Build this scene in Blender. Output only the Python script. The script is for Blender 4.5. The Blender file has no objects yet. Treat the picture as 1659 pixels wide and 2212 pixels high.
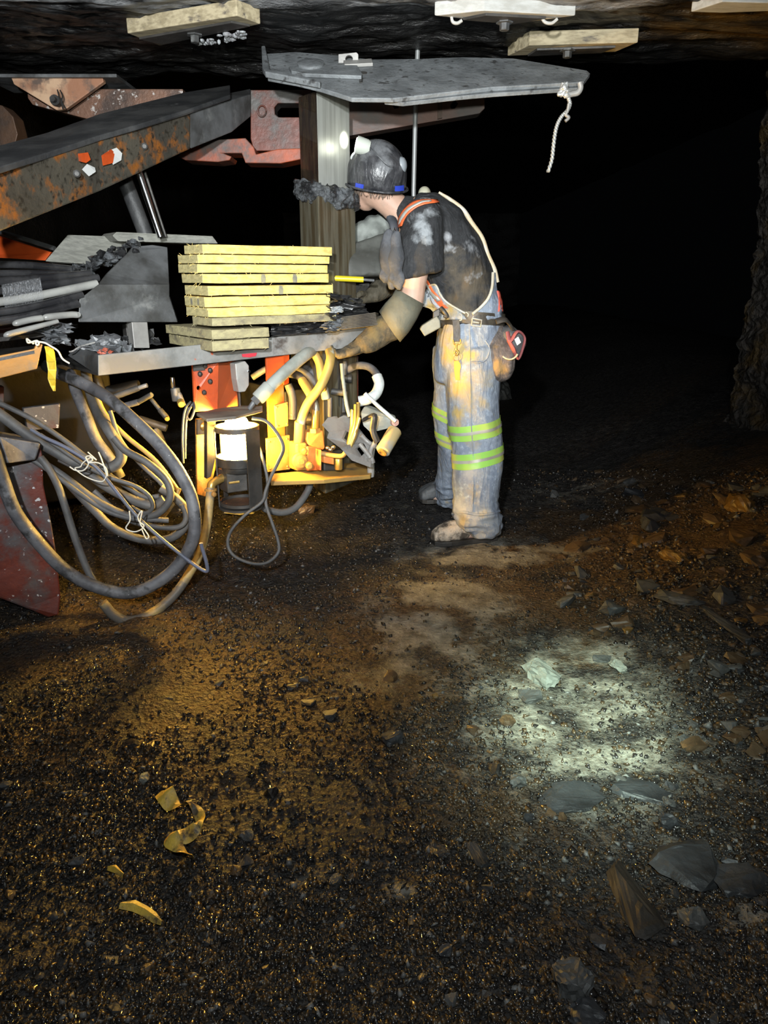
import bpy, bmesh, math, random
import numpy as np
from mathutils import Vector, Matrix, noise
from mathutils.geometry import tessellate_polygon

random.seed(7)
C = bpy.context.scene.collection
SC = bpy.context.scene
V = Vector

# ------------------------------------------------------------------ camera
FPX = 26.0 / 36.0 * 2212
PITCH = math.radians(17.9)
CAM = V((0, 0, 1.19))
cam_d = bpy.data.cameras.new('camera')
cam_d.sensor_fit = 'VERTICAL'
cam_d.sensor_height = 36
cam_d.lens = 26
cam_d.clip_start = 0.02
cam_d.clip_end = 60
cam = bpy.data.objects.new('camera', cam_d)
C.objects.link(cam)
cam.location = CAM
cam.rotation_euler = (math.pi / 2 - PITCH, 0, 0)
SC.camera = cam


def ray(px, py):
    u = (px - 829.5) / FPX
    v = (1106 - py) / FPX
    c, s = math.cos(PITCH), math.sin(PITCH)
    return V((u, c + v * s, -s + v * c))


def at(px, py, Y):
    """world point seen at a photo pixel, at distance Y into the heading"""
    d = ray(px, py)
    return CAM + d * (Y / d.y)


def at_z(px, py, z):
    d = ray(px, py)
    return CAM + d * ((z - CAM.z) / d.z)


def pxm(Y, n=1.0):
    """n photo pixels in metres at distance Y"""
    return n * Y / FPX * 1.0


def sm(t):
    t = max(0.0, min(1.0, t))
    return t * t * (3 - 2 * t)


def fz(x, y):
    """height of the mine floor"""
    x0 = 0.45 + 0.13 * (y - 1.4)
    r = 0.40 * sm((x - x0) / 1.9)
    n = noise.noise((x * 1.1, y * 1.1, 3.3)) * 0.035 + noise.noise((x * 3.1, y * 3.1, 9.3)) * 0.014
    k = 0.4 + 0.6 * sm((x - x0) / .8)
    return r + n * (0.6 + k * .6)


def floor_at(px, py):
    z = 0.0
    p = at_z(px, py, z)
    for _ in range(12):
        z = 0.5 * z + 0.5 * fz(p.x, p.y)
        p = at_z(px, py, z)
    return p


# ------------------------------------------------------------------ objects
ORG = {}


def tag(o, label=None, cat=None, group=None, kind=None):
    if label: o['label'] = label
    if cat: o['category'] = cat
    if group: o['group'] = group
    if kind: o['kind'] = kind
    return o


def thing(name, label, cat, loc, group=None):
    o = bpy.data.objects.new(name, None)
    o.empty_display_size = 0.1
    C.objects.link(o)
    o.location = loc
    ORG[o.name] = V(loc)
    return tag(o, label, cat, group)


def crom(pts, res=6):
    pts = [V(p) for p in pts]
    if len(pts) < 3:
        return pts
    P = [pts[0] * 2 - pts[1]] + pts + [pts[-1] * 2 - pts[-2]]
    out = []
    for i in range(1, len(P) - 2):
        p0, p1, p2, p3 = P[i - 1:i + 3]
        for k in range(res):
            t = k / res
            out.append(0.5 * ((2 * p1) + (p2 - p0) * t + (2 * p0 - 5 * p1 + 4 * p2 - p3) * t * t + (3 * p1 - p0 - 3 * p2 + p3) * t ** 3))
    out.append(pts[-1])
    return out


class MB:
    def __init__(s):
        s.v, s.f = [], []

    def add(s, vs, fs):
        o = len(s.v)
        s.v += [V(p) for p in vs]
        s.f += [tuple(i + o for i in f) for f in fs]
        return s

    def obox(s, c, e1, e2, e3):
        """box from a corner and three edges"""
        c, e1, e2, e3 = V(c), V(e1), V(e2), V(e3)
        p = [c, c + e1, c + e1 + e2, c + e2]
        p += [q + e3 for q in p]
        return s.add(p, [(0, 1, 2, 3), (7, 6, 5, 4), (0, 4, 5, 1), (1, 5, 6, 2), (2, 6, 7, 3), (3, 7, 4, 0)])

    def box(s, c, sx, sy, sz, R=None):
        R = R or Matrix.Identity(3)
        a, b, d = R @ V((sx, 0, 0)), R @ V((0, sy, 0)), R @ V((0, 0, sz))
        return s.obox(V(c) - (a + b + d) / 2, a, b, d)

    def loft(s, rings, cap=True):
        n = len(rings[0])
        vs = [p for r in rings for p in r]
        fs = []
        for i in range(len(rings) - 1):
            for j in range(n):
                k = (j + 1) % n
                fs.append((i * n + j, i * n + k, (i + 1) * n + k, (i + 1) * n + j))
        if cap:
            fs.append(tuple(reversed(range(n))))
            fs.append(tuple((len(rings) - 1) * n + j for j in range(n)))
        return s.add(vs, fs)

    def tube(s, pts, r, n=10, res=6, spline=True, flat=1.0):
        P = crom(pts, res) if spline else [V(p) for p in pts]
        m = len(P)
        rr = r if isinstance(r, (list, tuple)) else [r]
        rad = []
        for i in range(m):
            t = i / max(1, m - 1) * (len(rr) - 1)
            k = min(int(t), max(0, len(rr) - 2))
            rad.append(rr[k] + (rr[k + 1] - rr[k]) * (t - k) if len(rr) > 1 else rr[0])
        rings = []
        T = (P[1] - P[0]).normalized()
        N = T.orthogonal().normalized()
        for i in range(m):
            a = P[max(0, i - 1)]
            b = P[min(m - 1, i + 1)]
            t = (b - a)
            T = t.normalized() if t.length > 1e-9 else T
            N = (N - T * N.dot(T))
            N = N.normalized() if N.length > 1e-6 else T.orthogonal().normalized()
            B = T.cross(N)
            rings.append([P[i] + (N * math.cos(2 * math.pi * j / n) + B * math.sin(2 * math.pi * j / n) * flat) * rad[i] for j in range(n)])
        return s.loft(rings)

    def ell(s, rings, n=16, e=2.0):
        """rings: (centre, half axis a, half axis b); closed tube of superellipses"""
        R = []
        for c, a, b in rings:
            r = []
            for j in range(n):
                t = 2 * math.pi * j / n
                ct, st = math.cos(t), math.sin(t)
                r.append(V(c) + V(a) * (abs(ct) ** (2 / e) * (1 if ct >= 0 else -1)) + V(b) * (abs(st) ** (2 / e) * (1 if st >= 0 else -1)))
            R.append(r)
        return s.loft(R)

    def ball(s, c, rx, ry=None, rz=None, R=None, n=14):
        ry = ry or rx
        rz = rz or rx
        R = R or Matrix.Identity(3)
        vs, fs = [], []
        m = n // 2
        for i in range(m + 1):
            ph = math.pi * i / m
            for j in range(n):
                t = 2 * math.pi * j / n
                vs.append(V(c) + R @ V((rx * math.sin(ph) * math.cos(t), ry * math.sin(ph) * math.sin(t), rz * math.cos(ph))))
        for i in range(m):
            for j in range(n):
                k = (j + 1) % n
                fs.append((i * n + j, (i + 1) * n + j, (i + 1) * n + k, i * n + k))
        return s.add(vs, fs)

    def lathe(s, c, ax, prof, n=24):
        """prof: (radius, distance along the axis)"""
        ax = V(ax).normalized()
        N = ax.orthogonal().normalized()
        B = ax.cross(N)
        R = [[V(c) + ax * t + (N * math.cos(2 * math.pi * j / n) + B * math.sin(2 * math.pi * j / n)) * max(r, 1e-4) for j in range(n)] for r, t in prof]
        return s.loft(R)

    def prism(s, poly, ext, holes=()):
        """a flat outline (3-D points) with thickness ext"""
        ext = V(ext)
        loops = [[V(p) for p in poly]] + [[V(p) for p in h] for h in holes]
        tri = tessellate_polygon(loops)
        flat = [p for l in loops for p in l]
        n = len(flat)
        vs = flat + [p + ext for p in flat]
        fs = [tuple(t) for t in tri] + [tuple(i + n for i in reversed(t)) for t in tri]
        o = 0
        for l in loops:
            m = len(l)
            for j in range(m):
                k = (j + 1) % m
                fs.append((o + j, o + k, o + k + n, o + j + n))
            o += m
        return s.add(vs, fs)

    def wrinkle(s, amp, fn):
        """push the surface along its normals by fn(point)*amp"""
        me = s.mesh('tmp')
        co = [v.co.copy() for v in me.vertices]
        no = [v.normal.copy() for v in me.vertices]
        fc = [tuple(p.vertices) for p in me.polygons]
        bpy.data.meshes.remove(me)
        s.v = [c + n * (fn(c) * amp) for c, n in zip(co, no)]
        s.f = fc
        return s

    def fuse(s, voxel=0.01, it=4):
        me = s.mesh('tmp')
        o = bpy.data.objects.new('tmp', me)
        C.objects.link(o)
        m = o.modifiers.new('r', 'REMESH')
        m.mode = 'VOXEL'
        m.voxel_size = voxel
        if it:
            q = o.modifiers.new('s', 'SMOOTH')
            q.factor = 0.5
            q.iterations = it
        dg = bpy.context.evaluated_depsgraph_get()
        dg.update()
        em = bpy.data.meshes.new_from_object(o.evaluated_get(dg))
        s.v = [v.co.copy() for v in em.vertices]
        s.f = [tuple(p.vertices) for p in em.polygons]
        bpy.data.objects.remove(o)
        bpy.data.meshes.remove(me)
        bpy.data.meshes.remove(em)
        return s

    def mesh(s, name, org=V((0, 0, 0)), recalc=True, dissolve=False):
        me = bpy.data.meshes.new(name)
        me.from_pydata([tuple(p - org) for p in s.v], [], s.f)
        if recalc:
            bm = bmesh.new()
            bm.from_mesh(me)
            bmesh.ops.remove_doubles(bm, verts=bm.verts, dist=1e-5)
            if dissolve:
                bmesh.ops.dissolve_limit(bm, angle_limit=0.02, verts=bm.verts, edges=bm.edges)
            bmesh.ops.recalc_face_normals(bm, faces=bm.faces)
            bm.to_mesh(me)
            bm.free()
        me.update()
        return me

    def build(s, name, mat, parent=None, bevel=0.0, smooth=None, seg=2, org=None):
        if parent is not None:
            org = ORG[parent.name]
        elif org is None:
            org = V((sum(p.x for p in s.v) / len(s.v), sum(p.y for p in s.v) / len(s.v), min(p.z for p in s.v)))
        me = s.mesh(name, org, dissolve=bevel > 0)
        o = bpy.data.objects.new(name, me)
        C.objects.link(o)
        ORG[o.name] = org
        if parent is not None:
            o.parent = parent
        else:
            o.location = org
        for m in (mat if isinstance(mat, (list, tuple)) else [mat]):
            me.materials.append(m)
        if smooth:
            me.shade_smooth()
            me.set_sharp_from_angle(angle=math.radians(smooth))
        if bevel:
            b = o.modifiers.new('bevel', 'BEVEL')
            b.width = bevel
            b.segments = seg
            b.limit_method = 'ANGLE'
            b.angle_limit = math.radians(35)
            b.harden_normals = False
        return o


def copy_tree(o, parent=None, off=V((0, 0, 0))):
    c = o.copy()
    C.objects.link(c)
    if parent is not None:
        c.parent = parent
    else:
        c.location = o.location + off
    ORG[c.name] = ORG[o.name] + off
    for ch in list(o.children):
        copy_tree(ch, c, off)
    return c


# ------------------------------------------------------------------ materials
MATS = {}


def M(name, c, rough=0.6, metal=0.0, c2=None, scale=6.0, lo=0.42, hi=0.6, c3=None, s3=3.0, lo3=0.55, hi3=0.65,
      bump=0.0, bscale=30.0, bdist=0.01, rot=0.0, stretch=(1, 1, 1), spec=0.5, rough2=None, vor=False, coat=0.0, c4=None, s4=60, lo4=.66, hi4=.7):
    m = bpy.data.materials.new(name)
    m.use_nodes = True
    nt = m.node_tree
    N, L = nt.nodes, nt.links
    b = N['Principled BSDF']
    b.inputs['Roughness'].default_value = rough
    b.inputs['Metallic'].default_value = metal
    b.inputs['Specular IOR Level'].default_value = spec
    b.inputs['Coat Weight'].default_value = coat
    tc = N.new('ShaderNodeTexCoord')
    mp = N.new('ShaderNodeMapping')
    mp.inputs['Rotation'].default_value = (0, 0, rot)
    mp.inputs['Scale'].default_value = stretch
    L.new(tc.outputs['Object'], mp.inputs['Vector'])

    def nz(sc, det=8, ro=0.6):
        n = N.new('ShaderNodeTexNoise')
        n.inputs['Scale'].default_value = sc
        n.inputs['Detail'].default_value = det
        n.inputs['Roughness'].default_value = ro
        L.new(mp.outputs[0], n.inputs['Vector'])
        return n.outputs['Fac']

    def rng(f, a, z):
        r = N.new('ShaderNodeMapRange')
        r.inputs['From Min'].default_value = a
        r.inputs['From Max'].default_value = z
        L.new(f, r.inputs['Value'])
        return r.outputs[0]

    def mix(f, a, z):
        x = N.new('ShaderNodeMix')
        x.data_type = 'RGBA'
        L.new(f, x.inputs[0])
        for i, q in ((6, a), (7, z)):
            if isinstance(q, tuple):
                x.inputs[i].default_value = (*q, 1)
            else:
                L.new(q, x.inputs[i])
        return x.outputs[2]
    col = c
    if c2:
        f2 = rng(nz(scale), lo, hi)
        col = mix(f2, col, c2)
        if rough2 is not None:
            r = N.new('ShaderNodeMapRange')
            r.inputs['To Min'].default_value = rough
            r.inputs['To Max'].default_value = rough2
            L.new(f2, r.inputs['Value'])
            L.new(r.outputs[0], b.inputs['Roughness'])
    if c3:
        col = mix(rng(nz(s3, 10, 0.65), lo3, hi3), col, c3)
    if c4:
        col = mix(rng(nz(s4, 3, .5), lo4, hi4), col, c4)
    if isinstance(col, tuple):
        b.inputs['Base Color'].default_value = (*col, 1)
    else:
        L.new(col, b.inputs['Base Color'])
    if bump:
        bp = N.new('ShaderNodeBump')
        bp.inputs['Strength'].default_value = bump
        bp.inputs['Distance'].default_value = bdist
        if vor:
            vo = N.new('ShaderNodeTexVoronoi')
            vo.inputs['Scale'].default_value = bscale
            L.new(mp.outputs[0], vo.inputs['Vector'])
            ad = N.new('ShaderNodeMath')
            ad.operation = 'ADD'
            L.new(vo.outputs['Distance'], ad.inputs[0])
            L.new(nz(bscale * 1.7), ad.inputs[1])
            L.new(ad.outputs[0], bp.inputs['Height'])
        else:
            L.new(nz(bscale), bp.inputs['Height'])
        L.new(bp.outputs[0], b.inputs['Normal'])
    MATS[name] = m
    return m


def EM(name, c, s):
    m = bpy.data.materials.new(name)
    m.use_nodes = True
    b = m.node_tree.nodes['Principled BSDF']
    b.inputs['Base Color'].default_value = (*c, 1)
    b.inputs['Emission Color'].default_value = (*c, 1)
    b.inputs['Emission Strength'].default_value = s
    return m


steel = M('dusty steel', (.15, .155, .16), .55, .35, c2=(.06, .06, .058), scale=5, c3=(.24, .245, .24), s3=9, lo3=.58, hi3=.72, bump=.25, bscale=25)
canopysteel = M('rock dusted canopy steel', (.25, .265, .275), .6, .15, c2=(.12, .128, .133), scale=9, lo=.38, hi=.66, c3=(.05, .05, .05), s3=8, lo3=.62, hi3=.70, bump=.4, bscale=50, c4=(.07, .07, .07), s4=35, lo4=.60, hi4=.70)
darksteel = M('blackened steel', (.035, .034, .032), .5, .4, c2=(.075, .07, .065), scale=7, bump=.3, bscale=22)
boomsteel = M('rusty boom steel', (.06, .055, .045), .5, .3, c2=(.095, .085, .065), scale=4, c3=(.28, .10, .02), s3=13, lo3=.50, hi3=.62, bump=.35, bscale=45, c4=(.03, .026, .02), s4=50, lo4=.55, hi4=.68)
boomtop = M('sooty flange', (.03, .031, .033), .55, .2, c2=(.07, .07, .07), scale=6, c3=(.14, .14, .14), s3=14, lo3=.64, hi3=.7, bump=.4, bscale=30)
redsteel = M('worn red paint', (.12, .024, .010), .45, .1, c2=(.045, .026, .02), scale=5, c3=(.07, .065, .06), s3=5, lo3=.5, hi3=.62, bump=.2, bscale=30)
dustred = M('red paint under pale dust', (.13, .022, .011), .55, .05, c2=(.06, .014, .009), scale=4, c3=(.085, .082, .085), s3=4, lo3=.46, hi3=.58, bump=.25, bscale=30, c4=(.5, .5, .51), s4=48, lo4=.66, hi4=.70)
orange = M('orange machine paint', (.52, .075, .012), .45, .0, c2=(.36, .05, .01), scale=6, c3=(.10, .07, .05), s3=8, lo3=.58, hi3=.66, bump=.15, bscale=40)
pinkrust = M('scoured rusty plate', (.19, .10, .065), .45, .3, c2=(.075, .05, .04), scale=7, c3=(.5, .46, .43), s3=24, lo3=.58, hi3=.62, bump=.3, bscale=50)
amberpaint = M('dusty yellow shelf paint', (.42, .26, .07), .6, .0, c2=(.30, .18, .06), scale=7, c3=(.13, .10, .06), s3=6, lo3=.6, hi3=.7, bump=.2)
trayorange = M('faded orange channel', (.55, .25, .05), .5, .1, c2=(.42, .22, .07), scale=6, c3=(.25, .19, .12), s3=9, lo3=.55, hi3=.7, bump=.15)
chrome = M('bright rod', (.75, .78, .82), .18, 1.0)
litpost = M('lamp lit bright steel', (.50, .51, .47), .36, .35, c2=(.38, .385, .35), scale=3, stretch=(14, 14, .7), c3=(.12, .08, .045), s3=3, lo3=.68, hi3=.8, bump=.08, bscale=10)
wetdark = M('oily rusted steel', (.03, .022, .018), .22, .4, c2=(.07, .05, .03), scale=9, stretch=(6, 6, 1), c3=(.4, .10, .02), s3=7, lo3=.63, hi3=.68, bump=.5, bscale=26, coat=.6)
oilypost = M('oily brass brown steel', (.24, .22, .16), .33, .5, c2=(.12, .09, .05), scale=4, stretch=(12, 12, .8), c3=(.22, .19, .11), s3=8, lo3=.58, hi3=.7, bump=.2, bscale=20)
muck = M('wet coal muck', (.012, .012, .013), .22, .0, c2=(.13, .14, .15), scale=16, c3=(.3, .12, .07), s3=9, lo3=.68, hi3=.72, bump=.9, bscale=60, bdist=.02, coat=.5)
rubber = M('dusty black hose rubber', (.07, .07, .077), .6, .0, c2=(.15, .15, .158), scale=9, c3=(.028, .028, .028), s3=13, lo3=.54, hi3=.64, bump=.2, bscale=60, c4=(.5, .5, .5), s4=70, lo4=.71, hi4=.74)
cable = M('dusty grey cable', (.11, .108, .105), .6, .0, c2=(.06, .06, .06), scale=9, bump=.15, bscale=60)
bluecable = M('slate blue cable', (.12, .13, .18), .5, .0, c2=(.09, .10, .12), scale=9)
palehose = M('pale dusted hose', (.34, .36, .33), .6, .0, c2=(.22, .23, .2), scale=9, bump=.15, bscale=50)
goldhose = M('ochre hose', (.40, .255, .07), .55, .0, c2=(.30, .19, .05), scale=9, c3=(.40, .40, .34), s3=6, lo3=.55, hi3=.6, bump=.15)
whitehose = M('white taped hose', (.68, .72, .70), .5, .0, c2=(.5, .53, .52), scale=14, bump=.4, bscale=40)
brass = M('brass fitting', (.62, .42, .12), .35, .7, c2=(.45, .28, .08), scale=12)
valveorange = M('orange valve body', (.70, .17, .035), .45, .0, c2=(.55, .25, .06), scale=9, c3=(.5, .36, .15), s3=7, lo3=.55, hi3=.65, bump=.2)
valvegold = M('ochre valve casting', (.38, .21, .055), .5, .1, c2=(.27, .14, .04), scale=10, bump=.3)
palemetal = M('pale dusted sheet metal', (.36, .35, .33), .5, .2, c2=(.25, .24, .23), scale=7, c3=(.15, .14, .13), s3=10, lo3=.62, hi3=.7, bump=.15)
whitewire = M('cream tie wire', (.72, .68, .58), .45)
silverwire = M('silver twisted wire', (.62, .63, .62), .35, .6)
yellowtape = M('yellow flagging tape', (.78, .55, .03), .5, c2=(.6, .42, .08), scale=12)
UANG = math.atan2(.59, .81)
wood = M('fresh yellow pine', (.84, .66, .22), .65, .0, c2=(.62, .45, .13), scale=5, rot=-UANG, stretch=(1.2, 9, 14), c3=(.40, .33, .16), s3=2.2, lo3=.62, hi3=.72, bump=.2, bscale=9, c4=(.28, .25, .17), s4=4, lo4=.70, hi4=.74)
woodend = M('sawn pine end', (.58, .50, .24), .75, .0, c2=(.42, .36, .17), scale=9, rot=.6, stretch=(3, 3, 10), bump=.3, bscale=18)
woodold = M('grimy pine', (.42, .37, .20), .7, .0, c2=(.30, .26, .15), scale=6, rot=-UANG, stretch=(1.5, 6, 8), c3=(.16, .14, .10), s3=4, lo3=.52, hi3=.68, bump=.3, bscale=14)
greyplank = M('grey weathered plank', (.24, .24, .21), .7, .0, c2=(.17, .17, .15), scale=5, stretch=(1, 10, 14), bump=.2, bscale=12)
roofwood = M('pale roof board', (.44, .37, .24), .7, .0, c2=(.28, .23, .14), scale=7, stretch=(2, 8, 8), c3=(.12, .10, .08), s3=5, lo3=.56, hi3=.68, bump=.2, bscale=14)
paleroofwood = M('bleached roof board', (.50, .50, .48), .7, .0, c2=(.40, .39, .36), scale=6, stretch=(2, 8, 8), bump=.2, bscale=14)
resinblack = M('black resin sausage film', (.018, .018, .02), .2, .0, c2=(.05, .05, .052), scale=7, coat=.6, bump=.15, bscale=20)
resingrey = M('grey resin sausage film', (.33, .33, .31), .32, .0, c2=(.24, .24, .23), scale=9, coat=.3)
blackplastic = M('black crumpled plastic', (.02, .02, .021), .3, .0, c2=(.05, .05, .05), scale=9, bump=.5, bscale=18)
greyplastic = M('grey crumpled plastic film', (.16, .17, .18), .3, .0, c2=(.08, .08, .085), scale=9, bump=.5, bscale=25)
tarp = M('dusty rubber sheet', (.055, .056, .05), .65, .0, c2=(.12, .125, .115), scale=5, bump=.2, bscale=15)
bagpale = M('pale dust bag', (.26, .28, .26), .7, .0, c2=(.15, .16, .15), scale=9, bump=.4, bscale=25)
platesteel = M('thin plate steel', (.28, .25, .2), .45, .5, c2=(.16, .14, .12), scale=10)
coalm = M('shiny coal', (.014, .013, .013), .28, .0, c2=(.03, .028, .026), scale=12, bump=.5, bscale=40, coat=.2, rough2=.5)
rockgrey = M('grey shale', (.085, .088, .088), .55, .0, c2=(.045, .046, .045), scale=8, bump=.5, bscale=22)
rockpale = M('pale limestone lump', (.22, .235, .21), .7, .0, c2=(.15, .16, .145), scale=9, bump=.5, bscale=30)
rockbrown = M('brown shale', (.10, .066, .036), .45, .0, c2=(.045, .03, .02), scale=8, bump=.5, bscale=25, rough2=.35)
rockdark = M('dark slate', (.042, .045, .050), .5, .0, c2=(.022, .023, .025), scale=7, bump=.5, bscale=24, rough2=.35)
rockgold = M('glossy brown lump', (.17, .10, .03), .3, .0, c2=(.08, .05, .02), scale=12, bump=.6, bscale=30)
rustbrown = M('brown rust', (.10, .05, .025), .55, .2, c2=(.05, .03, .02), scale=6, bump=.3)
ink_white = M('peeling white patch', (.55, .56, .55), .6)
redmark = M('red paint mark', (.5, .03, .05), .6)
jawpaint = M('dull orange paint', (.38, .065, .014), .5, .0, c2=(.14, .05, .03), scale=6, c3=(.075, .055, .048), s3=5, lo3=.46, hi3=.56, bump=.2)
palebuckle = M('worn nickel', (.62, .62, .58), .35, .3)
# ------------------------------------------------------------------ setting
def lin(a, b, n):
    return [a + (b - a) * i / n for i in range(n + 1)]


def grid(name, xs, ys, fn, mat, attr=None, smooth=True):
    vs, fs, at_ = [], [], []
    nx = len(xs)
    for y in ys:
        for x in xs:
            p = fn(x, y)
            vs.append(p)
            if attr: at_.append(attr(p[0], p[1]))
    for j in range(len(ys) - 1):
        for i in range(nx - 1):
            fs.append((j * nx + i, j * nx + i + 1, (j + 1) * nx + i + 1, (j + 1) * nx + i))
    me = bpy.data.meshes.new(name)
    me.from_pydata([tuple(p) for p in vs], [], fs)
    me.materials.append(mat)
    if smooth: me.shade_smooth()
    if attr:
        a = me.attributes.new('dirt_light', 'FLOAT_COLOR', 'POINT')
        a.data.foreach_set('color', [q for t in at_ for q in (*t, 1)])
    o = bpy.data.objects.new(name, me)
    C.objects.link(o)
    ORG[name] = V((0, 0, 0))
    o['kind'] = 'structure'
    return o


# patches of trodden dust, brown mud and lamp light put into the floor colour (pixel, radius m, strength)
def blobs(lst):
    out = []
    for px, py, rx, ry, st in lst:
        p = floor_at(px, py)
        out.append((p.x, p.y, rx, ry, st))
    return out


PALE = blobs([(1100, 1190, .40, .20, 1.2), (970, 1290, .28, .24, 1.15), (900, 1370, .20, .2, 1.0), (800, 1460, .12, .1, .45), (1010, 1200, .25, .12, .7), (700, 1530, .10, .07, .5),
              (1240, 1565, .42, .46, .80), (1290, 1420, .25, .14, .5), (880, 1915, .045, .025, 1.3), (680, 1895, .09, .03, .45), (990, 1670, .08, .05, .45), (860, 1100, .2, .1, .4), (1250, 1060, .4, .3, .45), (1600, 1990, .10, .05, .7)])  # the broadest patches here paint the cap-lamp pool and the far lit floor
BROWN = blobs([(300, 1350, .5, .35, .8), (600, 1500, .5, .3, .7), (1000, 1330, .5, .4, 1.0), (150, 1620, .3, .16, .5), (650, 1900, .25, .10, .3), (1350, 1180, .6, .5, 1.5), (1480, 1100, .5, .4, 1.3), (1050, 1750, .25, .12, .6), (400, 2050, .3, .1, .2), (750, 1640, .3, .12, .4), (1500, 1000, .5, .4, .8)])
BLACK = blobs([(640, 1800, .14, .05, .9), (630, 1870, .14, .05, .8), (100, 1900, .2, .1, .8), (600, 1100, .5, .3, .3)])


def fsum(lst, x, y, nv):
    s = 0
    for bx, by, rx, ry, st in lst:
        d = ((x - bx) / rx) ** 2 + ((y - by) / ry) ** 2
        if d < 5:
            s += st * math.exp(-d * 1.1)
    return s


def dirt_light(x, y):
    n1 = noise.fractal((x * 9, y * 9, 1.0), 1, 2.1, 5)
    n2 = noise.fractal((x * 5, y * 5, 7.0), 1, 2.1, 4)
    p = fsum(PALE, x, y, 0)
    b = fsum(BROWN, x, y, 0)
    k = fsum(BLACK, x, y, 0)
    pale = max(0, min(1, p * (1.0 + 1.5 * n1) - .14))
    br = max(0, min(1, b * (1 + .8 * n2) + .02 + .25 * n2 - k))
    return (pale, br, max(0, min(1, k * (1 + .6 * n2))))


def floor_pt(x, y):
    z = fz(x, y)
    d = fsum(PALE, x, y, 0) if y < 5.2 and abs(x) < 2.6 else 0
    rough = 1.0 / (1 + 5 * d)
    if y < 5.4 and -2.4 < x < 2.8:
        z += rough * (noise.fractal((x * 11, y * 11, 2.0), 0.8, 2.2, 4) * 0.010 + noise.turbulence((x * 26, y * 26, 5.0), 3, False) * 0.004)
        # a trench of tyre marks and a broken slab edge
    return (x, y, z)


fm = bpy.data.materials.new('coal mine floor')
fm.use_nodes = True
nt = fm.node_tree
N, L = nt.nodes, nt.links
bs = N['Principled BSDF']
at_n = N.new('ShaderNodeAttribute')
at_n.attribute_name = 'dirt_light'
sep = N.new('ShaderNodeSeparateColor')
L.new(at_n.outputs['Color'], sep.inputs[0])
tc = N.new('ShaderNodeTexCoord')


def fnoise(sc, det=8, ro=.62):
    n = N.new('ShaderNodeTexNoise')
    n.inputs['Scale'].default_value = sc
    n.inputs['Detail'].default_value = det
    n.inputs['Roughness'].default_value = ro
    L.new(tc.outputs['Object'], n.inputs['Vector'])
    return n.outputs['Fac']


def frng(f, a, b, c=0, d=1):
    r = N.new('ShaderNodeMapRange')
    for k, v in zip(('From Min', 'From Max', 'To Min', 'To Max'), (a, b, c, d)):
        r.inputs[k].default_value = v
    L.new(f, r.inputs['Value'])
    return r.outputs[0]


def fmix(f, a, b):
    x = N.new('ShaderNodeMix')
    x.data_type = 'RGBA'
    L.new(f, x.inputs[0])
    for i, q in ((6, a), (7, b)):
        if isinstance(q, tuple): x.inputs[i].default_value = (*q, 1)
        else: L.new(q, x.inputs[i])
    return x.outputs[2]


def fmath(op, a, b):
    m = N.new('ShaderNodeMath')
    m.operation = op
    m.use_clamp = False
    for i, q in enumerate((a, b)):
        if isinstance(q, (int, float)): m.inputs[i].default_value = q
        else: L.new(q, m.inputs[i])
    return m.outputs[0]


base = fmix(frng(fnoise(38), .42, .62), (.016, .015, .015), (.040, .036, .033))
brown = fmix(frng(fnoise(55), .4, .62), (.040, .024, .011), (.105, .066, .034))
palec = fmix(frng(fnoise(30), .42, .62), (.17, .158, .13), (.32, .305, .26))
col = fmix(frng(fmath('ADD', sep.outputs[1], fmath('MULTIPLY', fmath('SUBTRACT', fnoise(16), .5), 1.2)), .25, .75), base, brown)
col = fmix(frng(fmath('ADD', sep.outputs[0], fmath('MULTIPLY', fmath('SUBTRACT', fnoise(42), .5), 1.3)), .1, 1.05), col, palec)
col = fmix(frng(sep.outputs[2], .2, .8), col, (.016, .017, .018))
L.new(col, bs.inputs['Base Color'])
L.new(frng(fnoise(30), .35, .65, .32, .75), bs.inputs['Roughness'])
vo = N.new('ShaderNodeTexVoronoi')
vo.inputs['Scale'].default_value = 75
L.new(tc.outputs['Object'], vo.inputs['Vector'])
vo2 = N.new('ShaderNodeTexVoronoi')
vo2.inputs['Scale'].default_value = 190
L.new(tc.outputs['Object'], vo2.inputs['Vector'])
h = fmath('ADD', fmath('ADD', vo.outputs['Distance'], fmath('MULTIPLY', vo2.outputs['Distance'], .45)), fnoise(90))
bp = N.new('ShaderNodeBump')
L.new(frng(sep.outputs[0], .1, .7, .8, .4), bp.inputs['Strength'])
bp.inputs['Distance'].default_value = .010
L.new(h, bp.inputs['Height'])
L.new(bp.outputs[0], bs.inputs['Normal'])

xs = lin(-4.5, -2.4, 12)[:-1] + lin(-2.4, 2.8, 290)[:-1] + lin(2.8, 4.5, 10)
ys = lin(-1.2, .55, 20)[:-1] + lin(.55, 1.8, 110)[:-1] + lin(1.8, 5.4, 190)[:-1] + lin(5.4, 27, 60)
floor = grid('floor', xs, ys, floor_pt, fm, attr=lambda x, y: dirt_light(x, y) if y < 5.6 else (0, .1, 0))

# --- roof: rough, bedded rock with a brow beyond the bolting machine
ROOFZ = 2.10
roofm = M('bedded mine roof', (.012, .0115, .011), .3, .0, c2=(.004, .004, .004), scale=4, lo=.42, hi=.6, stretch=(1, 2.4, 1), c3=(.035, .034, .033), s3=9, lo3=.58, hi3=.7,
          bump=.9, bscale=16, bdist=.03)
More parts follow.
